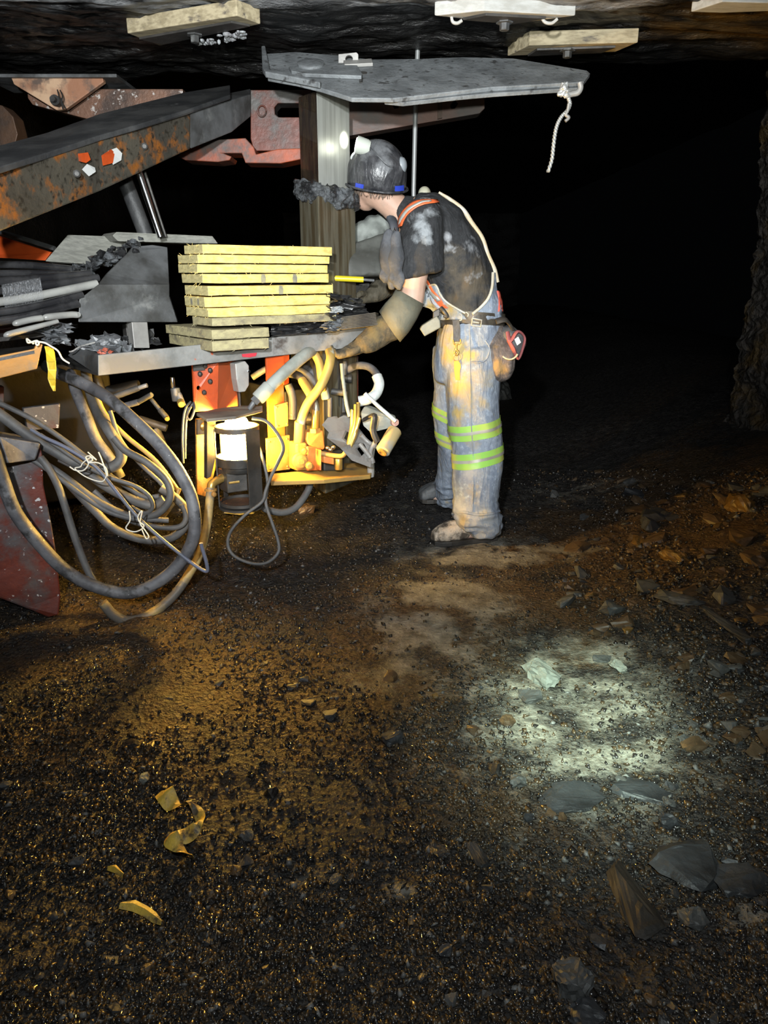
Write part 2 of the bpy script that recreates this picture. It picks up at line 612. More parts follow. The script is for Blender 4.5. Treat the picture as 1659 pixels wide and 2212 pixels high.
# lamp light put into the roof colour, pale nearby, brown towards the rib
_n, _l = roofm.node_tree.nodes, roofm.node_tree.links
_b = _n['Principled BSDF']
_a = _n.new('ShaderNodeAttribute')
_a.attribute_name = 'dirt_light'
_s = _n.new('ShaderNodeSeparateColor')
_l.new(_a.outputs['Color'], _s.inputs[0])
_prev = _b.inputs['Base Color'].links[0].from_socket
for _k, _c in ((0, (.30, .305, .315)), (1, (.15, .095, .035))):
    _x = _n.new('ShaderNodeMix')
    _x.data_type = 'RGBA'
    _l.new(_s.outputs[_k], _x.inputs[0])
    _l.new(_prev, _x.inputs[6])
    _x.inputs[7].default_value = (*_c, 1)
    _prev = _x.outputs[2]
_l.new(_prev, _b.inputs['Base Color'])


def roof_lit(x, y):
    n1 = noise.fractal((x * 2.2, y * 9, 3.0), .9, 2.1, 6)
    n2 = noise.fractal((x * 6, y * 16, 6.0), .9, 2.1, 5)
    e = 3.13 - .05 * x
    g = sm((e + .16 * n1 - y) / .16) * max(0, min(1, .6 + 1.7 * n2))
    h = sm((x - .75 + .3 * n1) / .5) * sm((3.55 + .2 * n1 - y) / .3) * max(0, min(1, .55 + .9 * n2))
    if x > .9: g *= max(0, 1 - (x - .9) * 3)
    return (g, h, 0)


def brow(x):
    return 3.95 - .12 * x + .05 * noise.noise((x * 2.5, 0, 0))


def roof_pt(x, y):
    n = noise.fractal((x * 1.6, y * 3.2, 4.0), .9, 2.1, 6) * .030
    n += (noise.turbulence((x * 3.0 + 1.5 * noise.noise((x, y, 0)), y * 9, 8.0), 4, True) - .5) * .030
    z = ROOFZ + n
    b = brow(x)
    if y > b:
        z += .95 * sm((y - b) / .45)
    return (x, y, z)


rxs = lin(-4.5, -2.6, 10)[:-1] + lin(-2.6, 2.6, 260)[:-1] + lin(2.6, 4.5, 10)
rys = lin(-1.2, 2.0, 30)[:-1] + lin(2.0, 4.6, 170)[:-1] + lin(4.6, 27, 40)
grid('ceiling', rxs, rys, roof_pt, roofm, attr=roof_lit)

# --- right rib: a coal pillar whose corner shows against the dark
RIB = [(1648, 60), (1646, 140), (1643, 200), (1634, 260), (1628, 330), (1627, 400), (1626, 450), (1622, 500), (1614, 560), (1616, 610), (1600, 660), (1588, 720), (1581, 770), (1571, 830), (1562, 880), (1545, 930), (1531, 975), (1515, 1010), (1490, 1050)]
RIBD = 4.6
prof = [at(px, py, RIBD) for px, py in RIB]
prof = [(p.z, p.x) for p in prof][::-1]


def rib_x(z):
    if z <= prof[0][0]: return prof[0][1]
    for (z0, x0), (z1, x1) in zip(prof, prof[1:]):
        if z <= z1: return x0 + (x1 - x0) * (z - z0) / (z1 - z0)
    return prof[-1][1]


ribm = M('wet coal rib', (.10, .088, .078), .3, .0, c2=(.035, .032, .029), scale=14, c3=(.15, .10, .04), s3=4, lo3=.5, hi3=.62, bump=1.0, bscale=24, bdist=.03, vor=True, coat=.6)


def rib_pt(s, z):
    """s<0 runs back along the pillar away from the passage, s>0 towards the viewer"""
    x = rib_x(z) + .035
    d = noise.fractal((s * 5, 3.0, z * 7), .8, 2.1, 5) * .035
    d += (noise.turbulence((s * 11, 1.0, z * 14), 3, True) - .5) * .03
    if s >= 0:
        y = RIBD - s
        xx = x + d + .10 * sm(s / .8) + .02 * s
    else:
        y = RIBD - .12 * (1 - math.exp(s * 6)) * 0 - .9 * s * .12 + d * .3
        xx = x - s
        if -s < .12: xx += d * (1 + s / .12)
    return (xx, y, z)


rs = lin(-2.2, -.15, 12)[:-1] + lin(-.15, 1.6, 120)[:-1] + lin(1.6, 5.8, 40)
rz = lin(-.25, 2.35, 170)
grid('wall_right', rs, rz, lambda s, z: rib_pt(s, z), ribm)

wallm = M('dark coal wall', (.006, .0057, .0055), .6, .0, c2=(.010, .0095, .009), scale=6, bump=.8, bscale=18, bdist=.03)
grid('wall_left', lin(-1.2, 27, 160), lin(-.2, 3.2, 40), lambda y, z: (-3.3 + .08 * noise.noise((y * 2, z * 3, 1)), y, z), wallm)
grid('wall_back', lin(-4.5, 4.5, 60), lin(-.2, 3.3, 30), lambda x, z: (x, 26 + .2 * noise.noise((x * 2, z * 3, 5)), z), wallm)

# ------------------------------------------------------------------ rocks
rockumber = M('umber slate', (.036, .030, .025), .6, .0, c2=(.02, .018, .016), scale=9, bump=.5, bscale=25)
def rock_mb(c, sx, sy, sz, seed, rz=0.0, tilt=0.0, npts=22, boxy=.75, cuts=0):
    rnd = random.Random(seed)
    bm = bmesh.new()
    R = Matrix.Rotation(rz, 3, 'Z') @ Matrix.Rotation(tilt, 3, 'X')
    for _ in range(npts):
        d = V((rnd.gauss(0, 1), rnd.gauss(0, 1), rnd.gauss(0, 1))).normalized()
        m = max(abs(d.x), abs(d.y), abs(d.z))
        d = d * ((1 - boxy) + boxy * (1 / m) * .82) * rnd.uniform(.86, 1.0)
        p = R @ V((d.x * sx / 2, d.y * sy / 2, d.z * sz / 2))
        bm.verts.new(V(c) + p)
    r = bmesh.ops.convex_hull(bm, input=bm.verts)
    bmesh.ops.delete(bm, geom=[g for g in r['geom_interior'] if isinstance(g, bmesh.types.BMVert)] , context='VERTS')
    bm.verts.index_update()
    if cuts:
        bmesh.ops.subdivide_edges(bm, edges=bm.edges[:], cuts=cuts, use_grid_fill=True)
        bm.normal_update()
        a = min(sx, sy, max(sz, .02)) * .11
        k = 2.6 / max(.02, min(sx, sy))
        for v in bm.verts:
            q = (v.co - V(c)) * k + V((seed * 3.1, 0, 0))
            v.co += v.normal * a * (noise.fractal(q * 1.6, .8, 2.1, 4) * 1.0 - .25 * abs(noise.noise(q * .8)))
    bm.verts.index_update()
    mb = MB()
    mb.add([v.co.copy() for v in bm.verts], [tuple(v.index for v in f.verts) for f in bm.faces])
    bm.free()
    return mb


def rock(px, py, wpx, hpx, depth, mat, label, seed, rz=0.0, flat=.5, group=None, name='rock', sink=.3, tilt=0.0, bev=0, npts=22, cuts=3):
    p = floor_at(px, py)
    dist = (p - CAM).length
    w = wpx * dist / FPX
    graz = abs(ray(px, py).normalized().z)
    l = depth or max(w * .6, hpx * dist / FPX / max(graz, .35) * .8)
    h = max(.012, min(w, l) * flat)
    mb = rock_mb((p.x, p.y, p.z + h * (.5 - sink)), w, l, h, seed, rz, tilt, npts=npts, cuts=cuts)
    o = mb.build(name, mat, bevel=bev)
    tag(o, label, 'rock', group)
    return o


rock(1170, 1466, 62, 78, None, rockpale, 'pale angular rock at the back edge of the white lamp pool on the floor', 11, .4, .8)
rock(1146, 1508, 60, 40, None, rockgrey, 'low grey rock just in front of the pale angular rock', 12, .2, .4)
rock(1334, 1446, 28, 34, None, rockpale, 'small whitish stone behind the white lamp pool', 13, .3, .9)
rock(1300, 1425, 46, 20, None, rockgrey, 'thin pale flake lying behind the small whitish stone', 14, -.3, .3)
rock(1484, 1868, 150, 120, None, rockdark, 'long bluish slate slab lying on the dark rubble near the viewer', 15, -.75, .3, npts=16)
rock(1366, 1948, 85, 200, None, rockumber, 'upright brownish slab with a pointed lower end beside the bluish slate slab', 16, .08, .35, npts=16)
rock(1237, 2136, 80, 82, None, rockgrey, 'rounded grey boulder at the bottom of the view', 17, .3, .9, npts=40)
rock(1262, 2198, 80, 70, None, rockdark, 'dark flat stone cut off by the bottom edge below the rounded boulder', 18, .6, .5)
rock(1235, 1722, 175, 80, None, rockdark, 'low broad slab with a broken front edge below the white lamp pool', 19, .15, .18, npts=18, sink=.45)
rock(1385, 1712, 150, 60, None, rockdark, 'low dark slab with a straight crack beside the white lamp pool', 20, -.5, .2, npts=18, sink=.4)
rock(1604, 1100, 56, 46, None, rockgold, 'glossy golden lump high on the rubble slope by the coal rib', 21, .2, .8)
rock(1456, 1212, 40, 38, None, rockgold, 'smaller glossy brown lump halfway up the rubble slope', 22, .5, .8)
rock(1468, 1300, 50, 60, None, rockgrey, 'grey wedge stone on the rubble slope', 23, .9, .5)
rock(1568, 1352, 34, 105, None, rockgrey, 'narrow long grey stone lying down the rubble slope', 24, .1, .6)
rock(1497, 1988, 56, 46, None, rockgrey, 'grey stone resting below the bluish slate slab', 25, .2, .6)
rock(1440, 1778, 50, 36, None, rockdark, 'dark lump above the bluish slate slab', 26, .2, .7)
rock(1444, 1738, 26, 26, None, rockgrey, 'small grey chip above the dark lump', 27, .2, .7)
rock(1600, 1165, 70, 40, None, rockbrown, 'brown flat stone below the glossy golden lump', 28, -.5, .4)
rock(312, 1686, 22, 24, None, rockpale, 'small whitish stone left of the torn ribbon on the coal floor', 29, .2, .9)
rock(68, 1717, 18, 22, None, rockgold, 'small golden chip near the left edge of the coal floor', 30, .2, .6)
rock(1348, 1692, 26, 40, None, rockgrey, 'small tilted flake at the front edge of the white lamp pool', 31, .5, .4)
rock(1118, 1694, 40, 34, None, rockgrey, 'bluish stone at the front left of the white lamp pool', 32, .3, .7)
rock(1600, 1905, 120, 80, None, rockdark, 'dark slab at the right edge beside the bluish slate slab', 33, .2, .3)
rock(850, 1600, 60, 36, None, rockdark, 'black lump of coal on the brown floor between the ribbon and the lamp pool', 34, .3, .6)
rock(940, 1506, 14, 14, None, rockgold, 'golden chip on the trodden dust path', 35, .1, .8)
rock(1030, 1850, 40, 70, None, rockdark, 'dark long stone bedded in the floor below the lamp pool', 36, .35, .4)
rock(945, 1835, 40, 60, None, rockdark, 'dark bedded stone with a narrow tip left of the long one', 37, .5, .4)
rock(660, 1105, 50, 22, None, rockbrown, 'brown stone under the control shelf of the machine', 38, .2, .6)
rock(1095, 1560, 40, 30, None, rockbrown, 'brown stone at the left edge of the white lamp pool', 39, .2, .4)
rock(725, 1905, 30, 26, None, rockgrey, 'grey chip in the dark hollow of the foreground', 40, .2, .6)
rock(510, 1885, 28, 30, None, rockbrown, 'brown lump to the right of the torn ribbon', 41, .2, .8)
rock(1075, 860, 60, 60, .25, rockgrey, 'grey shard leaning behind the miner in the dark', 42, .3, 1.2)

rnd = random.Random(5)
# rubble slope by the rib: individual stones
n_r = 0
while n_r < 240:
    px, py = rnd.uniform(1150, 1820), rnd.uniform(1020, 1640)
    if px < 1200 + (py - 1150) * .1 or (py > 1380 and px < 1440 + rnd.uniform(-60, 60)): continue
    s = rnd.choice((14, 17, 20, 22, 26, 32, 40, 54))
    m = rnd.choice((rockbrown, rockbrown, rockbrown, rockgrey, rockdark, rockgold if rnd.random() < .3 else rockbrown))
    rock(px, py, s, s * .6, None, m, 'loose angular stone of the rubble slope at the foot of the coal rib', 100 + n_r, rnd.uniform(0, 3), rnd.uniform(.35, .7), 'rubble below the coal rib', name='rubble_stone', tilt=rnd.uniform(-.5, .5), npts=16, cuts=1, sink=.42)
    n_r += 1
for i in range(110):
    px, py = rnd.uniform(-20, 1680), rnd.uniform(1420, 2230)
    if 1080 < px < 1420 and 1430 < py < 1690: continue
    s = rnd.choice((16, 20, 24, 30, 40))
    m = rnd.choice((rockbrown, rockdark, rockdark, rockgrey, coalm))
    rock(px, py, s, s * .7, None, m, 'small loose lump lying on the open coal floor in front of the machine', 400 + i, rnd.uniform(0, 3), rnd.uniform(.4, .8), 'loose lumps on the open floor', name='coal_lump', tilt=rnd.uniform(-.4, .4), npts=15, cuts=1, sink=.4)

# gravel: uncountable chips
rg = np.random.default_rng(3)
NCH = 80000
base_v = np.array([[1, 0, 0], [-.9, .2, 0], [.1, 1, 0], [0, -1, .1], [.1, .1, .55], [0, 0, -.5]])
base_f = np.array([[0, 2, 4], [2, 1, 4], [1, 3, 4], [3, 0, 4], [2, 0, 5], [1, 2, 5], [3, 1, 5], [0, 3, 5]])
gv, gf, gm = [], [], []
cnt = 0
for i in range(NCH * 4):
    if cnt >= NCH + 26000: break
    # even in picture area rather than on the ground, so that the far floor is not overfull
    px, py = rg.uniform(-60, 1720), 1010 + (2260 - 1010) * rg.random()
    p = floor_at(px, py) if py > 1015 else None
    if cnt >= NCH:          # the floor beyond the edges of the view
        x_, y_ = rg.uniform(-2.4, 2.6), rg.uniform(-.6, 4.6)
        if y_ > .8 and abs(x_) < .56 * y_ + .05: continue
        p = V((x_, y_, 0))
    if p is None or p.y > 5.2 or p.y < -.6: continue
    dd = fsum(PALE, p.x, p.y, 0)
    if rg.random() < min(.9, dd * .9): continue
    nn = noise.noise((p.x * 3, p.y * 3, 4.4))
    if rg.random() > .62 + .9 * nn: continue
    s = (0.0016 + 0.0095 * rg.random() ** 3.3) * (1.0 + .12 * p.y)
    if p.x > .8 + .13 * (p.y - 1.4): s *= 1.35
    q = rg.normal(size=4)
    q[0] += 1.5
    q /= np.linalg.norm(q)
    w, x, y, z = q
    R = np.array([[1 - 2 * (y * y + z * z), 2 * (x * y - z * w), 2 * (x * z + y * w)], [2 * (x * y + z * w), 1 - 2 * (x * x + z * z), 2 * (y * z - x * w)], [2 * (x * z - y * w), 2 * (y * z + x * w), 1 - 2 * (x * x + y * y)]])
    sc = s * np.array([1, rg.uniform(.5, 1), rg.uniform(.4, .9)])
    zz = floor_pt(p.x, p.y)[2]
    gv.append((base_v * rg.uniform(.75, 1.25, (6, 3)) * sc) @ R.T + np.array([p.x, p.y, zz + s * .12]))
    gf.append(base_f + 6 * cnt)
    r = rg.random()
    bz = dirt_light(p.x, p.y)[1]
    gm.append(0 if r < .55 - .35 * bz else 1 if r < .93 else 2 if r < .975 else 3)
    cnt += 1
me = bpy.data.meshes.new('gravel')
vv = np.concatenate(gv)
ff = np.concatenate(gf)
me.vertices.add(len(vv))
me.vertices.foreach_set('co', vv.ravel())
me.loops.add(ff.size)
me.loops.foreach_set('vertex_index', ff.ravel().astype(np.int32))
me.polygons.add(len(ff))
me.polygons.foreach_set('loop_start', np.arange(0, ff.size, 3, dtype=np.int32))
me.polygons.foreach_set('material_index', np.repeat(np.array(gm, dtype=np.int32), 8))
me.update(calc_edges=True)
me.validate()
chipb = M('brown shale chip', (.075, .05, .027), .28, .0, c2=(.04, .028, .017), scale=20, spec=.6)
chipg = M('grey shale chip', (.16, .16, .155), .5, .0, c2=(.09, .09, .09), scale=20)
chipc = M('glossy coal chip', (.022, .02, .019), .16, .0, spec=.8)
for m in (chipc, chipb, chipg, chipc): me.materials.append(m)
g = bpy.data.objects.new('gravel', me)
C.objects.link(g)
tag(g, 'coal and shale chips strewn over the whole mine floor', 'gravel', kind='stuff')
# ------------------------------------------------------------------ roof bolting machine
U = V((.81, .59, 0)).normalized()       # along its side, towards the miner
IN = V((-.59, .81, 0)).normalized()     # into the machine
UP = V((0, 0, 1))
mach = thing('roof_bolting_machine', 'orange and grey roof bolting machine with loaded tray, boom, canopy plate and amber lamp', 'machine', (-.95, 3.1, 0))


def part(mb, name, mat, parent=None, bevel=.003, smooth=None, label=None):
    o = mb.build(name, mat, parent or mach, bevel=bevel, smooth=smooth)
    if label: o['label'] = label
    return o


def P(lst):
    return [at(*q) for q in lst]


def bolt(c, ax, r, h, name='bolt', mat=None, parent=None):
    return part(MB().lathe(c, ax, [(r * 1.6, 0), (r * 1.6, h * .25), (r, h * .25), (r, h)], 6), name, mat or darksteel, parent, bevel=0)


# --- boom: a box beam rising away from the viewer
def sec(ft, fb, bt, bb):
    return [at(*ft), at(*fb), at(*bb), at(*bt)]


mb = MB().loft([sec((-60, 386, 2.25), (-60, 525, 2.25), (-60, 372, 2.5), (-60, 470, 2.5)),
                sec((215, 300, 2.78), (215, 414, 2.78), (215, 262, 3.05), (215, 370, 3.05)),
                sec((411, 242, 3.2), (411, 322, 3.2), (411, 214, 3.45), (411, 300, 3.45))])
boom = part(mb, 'boom', boomsteel, bevel=.006)
mb = MB().loft([sec((411, 242, 3.2), (411, 322, 3.2), (411, 214, 3.45), (411, 300, 3.45)),
                sec((500, 216, 3.45), (500, 286, 3.45), (500, 200, 3.7), (500, 270, 3.7)),
                sec((541, 204, 3.6), (541, 252, 3.6), (541, 192, 3.8), (541, 240, 3.8))])
part(mb, 'boom_nose', steel, bevel=.004)
# top flange, a little wider than the beam
fl = []
for f, b in (((-60, 378, 2.2), (-60, 330, 2.62)), ((100, 330, 2.53), (100, 287, 2.9)), ((215, 292, 2.77), (215, 246, 3.1)), ((300, 268, 2.92), (300, 224, 3.3)), ((400, 238, 3.15), (400, 199, 3.55)), ((497, 204, 3.4), (497, 184, 3.75))):
    a, c = at(*f), at(*b)
    fl.append([a, c, c - UP * .018, a - UP * .018])
part(MB().loft(fl), 'boom_flange', boomtop, bevel=.003)
# peeling paint and white patches on the beam: thin plates of old filler
for poly, m, nm in ((((168, 332, 2.66), (190, 329, 2.7), (196, 345, 2.71), (186, 352, 2.69), (170, 348, 2.66)), orange, 'paint_patch'),
                    (((177, 366, 2.68), (188, 354, 2.7), (205, 362, 2.74), (207, 371, 2.74), (192, 381, 2.71)), ink_white, 'paint_patch'),
                    (((219, 336, 2.77), (240, 322, 2.81), (248, 330, 2.83), (244, 352, 2.82), (222, 358, 2.78)), orange, 'paint_patch'),
                    (((233, 326, 2.8), (252, 319, 2.84), (264, 331, 2.86), (262, 346, 2.86), (244, 356, 2.82)), ink_white, 'paint_patch')):
    pts = P(poly)
    off = (CAM - pts[0]).normalized()
    part(MB().prism([p + off * .006 for p in pts], -off * .012), nm, m, boom, bevel=0, label='white paint patch' if m is ink_white else 'orange paint patch')
for q in ((312, 316, 2.97), (166, 375, 2.63)):
    p = at(*q)
    part(MB().lathe(p, (CAM - p), [(.012, -.01), (.012, .006), (.007, .008)], 12), 'bolt', darksteel, boom, bevel=0)

# --- cross beam and gusset at the far left, just under the roof
part(MB().prism(P([(58, 192, 3.82), (395, 192, 3.82), (395, 232, 3.82), (300, 246, 3.82), (196, 259, 3.82), (70, 226, 3.82), (60, 212, 3.82)]), (0, .08, 0)), 'cross_beam', pinkrust)
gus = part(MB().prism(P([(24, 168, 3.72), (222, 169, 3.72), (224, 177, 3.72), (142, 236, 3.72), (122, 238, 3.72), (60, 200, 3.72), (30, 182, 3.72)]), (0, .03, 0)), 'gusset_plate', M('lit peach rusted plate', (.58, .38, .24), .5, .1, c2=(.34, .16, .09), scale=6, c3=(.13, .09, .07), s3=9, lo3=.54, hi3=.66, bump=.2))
p = at(122, 218, 3.70)
part(MB().lathe(p, (0, -1, 0), [(.022, -.02), (.022, .02), (.012, .02), (.012, .045)], 14), 'pin', darksteel, gus, bevel=0)
part(MB().tube([at(124, 194, 3.66), at(128, 210, 3.65), at(133, 220, 3.65), at(142, 235, 3.66)], .003, 6), 'cotter_pin', darksteel, gus, bevel=0)
part(MB().tube([at(130, 195, 3.66), at(135, 208, 3.65), at(133, 220, 3.65), at(136, 236, 3.66)], .003, 6), 'cotter_pin', darksteel, gus, bevel=0)
part(MB().obox(at(-40, 167, 3.70), at(252, 167, 3.70) - at(-40, 167, 3.70), (0, .3, 0), (0, 0, .014)), 'bearing_bar', steel, bevel=.002)
part(MB().prism(P([(-40, 215, 3.6), (5, 228, 3.6), (28, 252, 3.6), (38, 290, 3.6), (30, 320, 3.6), (-40, 330, 3.6)]), (0, .1, 0)), 'rear_lug', rustbrown)

# --- red bracket behind the post
slot = [(593, 232, 3.62), (600, 223, 3.62), (660, 223, 3.62), (660, 253, 3.62), (602, 253, 3.62), (594, 246, 3.62)]
brk = part(MB().prism(P([(541, 194, 3.62), (672, 194, 3.62), (672, 326, 3.62), (548, 326, 3.62), (541, 300, 3.62)]), (0, .10, 0), [P(slot)]), 'post_bracket', redsteel)
part(MB().tube([at(566 + 9 * math.cos(t), 240 + 12 * math.sin(t), 3.61) for t in lin(0, 6.28, 16)], .004, 6, spline=False), 'cast_ring', redsteel, brk, bevel=0)
part(MB().prism(P([(384, 338, 3.55), (398, 325, 3.55), (440, 303, 3.55), (530, 298, 3.55), (548, 318, 3.55), (553, 333, 3.55), (600, 322, 3.55), (660, 320, 3.55), (660, 342, 3.55), (606, 353, 3.55), (530, 352, 3.55), (522, 331, 3.55), (482, 331, 3.55), (500, 338, 3.55), (496, 346, 3.55), (470, 350, 3.55), (400, 346, 3.55)]), (0, .14, 0)), 'bracket_jaw', jawpaint)
part(MB().prism(P([(745, 205, 3.6), (1046, 198, 3.6), (1047, 234, 3.6), (1036, 245, 3.6), (745, 295, 3.6)]), (0, .09, 0),
     [P([(973, 227, 3.6), (982, 216, 3.6), (990, 224, 3.6), (982, 235, 3.6), (974, 235, 3.6)]), P([(846, 224, 3.6), (860, 222, 3.6), (862, 233, 3.6), (852, 235, 3.6)])]), 'cross_bracket', M('dull red bracket', (.12, .06, .042), .55, .1, c2=(.07, .058, .05), scale=5, c3=(.08, .07, .065), s3=9, lo3=.5, hi3=.7, bump=.2))
part(MB().obox(at(945, 205, 3.59), at(955, 203, 3.59) - at(945, 205, 3.59), (0, -.012, 0), at(945, 258, 3.59) - at(945, 205, 3.59)), 'rib_plate', rustbrown, bevel=0)

# --- telescopic post: bright inner stage, wider sleeve, collar of muck
def col(pL, pC, pR, d0, d1, d2, ytop, ybot):
    """square column whose three visible edges stand at given pixels"""
    a, b, c = at(pL, 460, d0), at(pC, 460, d1), at(pR, 460, d2)
    z0, z1 = ybot, ytop
    q = a + c - b
    return MB().obox(V((b.x, b.y, z0)), V((a.x - b.x, a.y - b.y, 0)), V((c.x - b.x, c.y - b.y, 0)), (0, 0, z1 - z0))


zc = at(700, 425, 3.22).z
o = part(col(652, 690, 758, 3.33, 3.20, 3.40, 1.86, zc - .1), 'post_inner_stage', litpost, bevel=.004)  # light on the right face is put into this bright colour
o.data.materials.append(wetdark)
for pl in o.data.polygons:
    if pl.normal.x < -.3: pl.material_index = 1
part(col(647, 688, 768, 3.34, 3.17, 3.40, zc, .25), 'post_sleeve', oilypost, bevel=.005)
mb = MB()
rnd = random.Random(21)
for i in range(70):
    t = rnd.uniform(0, 1)
    px = 640 + 134 * t
    py = 388 + 22 * t + rnd.uniform(0, 44)
    d = 3.31 - .13 * min(1, t / .36) + .32 * max(0, t - .36) + rnd.uniform(-.02, .03)
    mb.ball(at(px, py, d), rnd.uniform(.006, .021), rnd.uniform(.006, .018), rnd.uniform(.006, .018), n=8)
for i in range(10):
    t = i / 9
    mb.ball(at(648 + 118 * t, 412 + 16 * t, 3.33 - .13 * min(1, t / .36) + .32 * max(0, t - .36)), .03, .03, .035, n=10)
mb.fuse(.006, 1).wrinkle(.008, lambda p: noise.noise(p * 70))
part(mb, 'muck_collar', muck, bevel=0)

# --- canopy plate, tilted so that it shows its dusty upper side
def cd(py):
    return 1 / (1 / 2.98 + (212 - py) / 97 * (1 / 3.42 - 1 / 2.98))


def CP(lst):
    return [at(x, y, cd(y)) for x, y in lst]


top = CP([(572, 116), (640, 112), (735, 120), (800, 128), (900, 127), (1000, 123), (1110, 126), (1190, 139), (1268, 152), (1275, 158), (1262, 176), (1240, 178), (1060, 188), (990, 196), (850, 212), (760, 211), (690, 189), (640, 177), (578, 166)])
nrm = (top[6] - top[0]).cross(top[14] - top[0]).normalized()
if nrm.z < 0: nrm = -nrm
can = part(MB().prism(top, -nrm * .016), 'canopy_plate', canopysteel, bevel=.003)
part(MB().prism([p - nrm * .017 for p in CP([(830, 206), (990, 189), (1060, 183), (1258, 172), (1256, 178), (1070, 190), (1000, 196), (870, 210)])], -nrm * .014), 'doubler_plate', canopysteel, can, bevel=.002)
part(MB().prism([p + nrm * .001 for p in CP([(566, 113), (574, 112), (584, 163), (640, 176), (694, 188), (692, 193), (636, 181), (574, 169), (568, 160)])], nrm * .022), 'rim', canopysteel, can, bevel=.004)
part(MB().prism([p + nrm * .001 for p in CP([(624, 152), (700, 148), (772, 150), (783, 168), (781, 173), (660, 168), (630, 162)])], nrm * .014), 'wear_plate', canopysteel, can, bevel=.003)
bc = at(672, 150, cd(150)) + nrm * .012
part(MB().lathe(bc, nrm, [(.052, 0), (.052, .012), (.046, .014)], 28), 'boss', canopysteel, can, bevel=0, smooth=40)
part(MB().prism([p + nrm * .001 for p in CP([(742, 138), (803, 134), (806, 144), (744, 147)])], nrm * .012), 'stop_bar', palemetal, can, bevel=.002)
lug = [at(731, 117, 3.3), at(770, 113, 3.3), at(774, 117, 3.3), at(774, 136, 3.3), at(731, 136, 3.3)]
hole = [at(754 + 8 * math.cos(t), 127 + 8 * math.sin(t), 3.3) for t in lin(0, 5.98, 15)]
part(MB().prism(lug, (0, .02, 0), [hole]), 'lug', palemetal, can, bevel=.001)
for px, py in ((784, 158), (735, 143)):
    c = at(px, py, cd(py))
    part(MB().lathe(c - nrm * .002, nrm, [(.016, 0), (.016, .004), (.001, .004)], 16), 'hole', darksteel, can, bevel=0)
part(MB().prism([p + nrm * .001 for p in CP([(776, 170), (784, 170), (783, 180), (776, 180)])], nrm * .002), 'hole', darksteel, can, bevel=0)
hookp = [at(1252, 178, 3.08), at(1254, 190, 3.08), at(1248, 200, 3.08), at(1236, 203, 3.08), at(1222, 206, 3.08)]
part(MB().tube(hookp, .011, 8), 'bent_hook', palemetal, can, bevel=0, smooth=50)

# strut seen under the boom, and a dull second tube behind it
st = part(MB().tube([at(299, 370, 3.05), at(347, 512, 3.05)], .0125, 14, spline=False), 'cylinder_rod', chrome, bevel=0, smooth=50)
part(MB().tube([at(268, 385, 3.2), at(318, 515, 3.2)], .03, 14, spline=False), 'cylinder_barrel', bpy.data.materials['sooty flange'], bevel=0, smooth=50)
part(MB().tube([at(312, 370, 3.15), at(358, 512, 3.15)], .006, 8, spline=False), 'pressure_line', darksteel, bevel=0)

# --- tray
def td(px):
    return 1 / (1 / 2.58 + (px - 212) / (745 - 212) * (1 / 3.14 - 1 / 2.58))


lipb = [(212, 812), (330, 799), (460, 783), (640, 763), (745, 752)]
lipt = [(212, 767), (330, 757), (460, 747), (585, 730), (640, 722), (745, 712), (794, 704)]
b0, b1 = at(212, 812, td(212)), at(745, 753, td(745))
t0, t1 = at(212, 767, td(212)), at(745, 713, td(745))
tE = at(796, 705, td(796))
side = (b1 - b0)
sn = UP.cross(side).normalized()
if sn.y < 0: sn = -sn
tray = part(MB().prism([b0, b1, tE, t1, t0], sn * .012), 'tray', M('scuffed tray lip', (.20, .20, .19), .5, .3, c2=(.33, .33, .32), scale=6, c3=(.10, .085, .075), s3=6, lo3=.56, hi3=.66, bump=.2, c4=(.5, .12, .06), s4=22, lo4=.70, hi4=.73), bevel=.002)
mach_tray = tray
e1 = at(146, 768, td(212) + .24)
e1t = at(168, 745, td(212) + .24)
nrm2 = (e1 - b0).cross(UP).normalized()
part(MB().prism([b0, t0, e1t, e1], nrm2 * .012 if nrm2.x > 0 else -nrm2 * .012), 'end_lip', steel, tray, bevel=.002)
zb = b0.z + .004
bk = sn * .55
part(MB().prism([V((b0.x, b0.y, b0.z)), b1, b1 + bk, V((e1.x, e1.y, b0.z)) + sn * .3, V((e1.x, e1.y, b0.z))], (0, 0, .010)), 'tray_floor', darksteel, tray, bevel=0)
# bent edge along the inside at the loaded end
part(MB().prism([at(585, 728, td(585) + .02), at(742, 722, td(742) + .02), at(790, 706, td(790) + .02), at(748, 708, td(748) + .06), at(590, 717, td(590) + .06)], (0, 0, -.008)), 'inner_edge', darksteel, tray, bevel=0)
part(MB().prism(P([(523, 765, td(523) - .004), (555, 762, td(555) - .004), (553, 769, td(553) - .004), (540, 772, td(540) - .004), (524, 771, td(524) - .004)]), sn * .003), 'red_mark', redmark, tray, bevel=0, label='smudged red mark')

# --- hopper-like rack in grey steel at the back of the tray
rk = part(MB().loft([P([(169, 696, 2.72), (384, 696, 2.98), (384, 690, 3.3), (180, 690, 3.1)]), P([(171, 647, 2.72), (366, 640, 2.98), (366, 636, 3.3), (190, 640, 3.1)]), P([(213, 614, 2.78), (366, 614, 2.98), (366, 610, 3.2), (220, 610, 3.0)])]), 'material_rack', steel, bevel=.003)
part(MB().prism(P([(213, 614, 2.79), (366, 615, 2.99), (362, 534, 3.12), (330, 529, 3.08), (287, 533, 3.02), (277, 545, 2.98), (230, 592, 2.86)]), V((-.01, .02, 0)) * .9), 'rack_wing', steel, rk, bevel=.003)
part(MB().obox(at(290, 752, 2.86), at(324, 752, 2.9) - at(290, 752, 2.86), IN * .06, (0, 0, .115)), 'rack_leg', palemetal, rk, bevel=.003)
part(MB().obox(at(276, 740, 3.0), at(290, 740, 3.02) - at(276, 740, 3.0), IN * .05, (0, 0, .1)), 'rack_leg', darksteel, rk, bevel=.003)
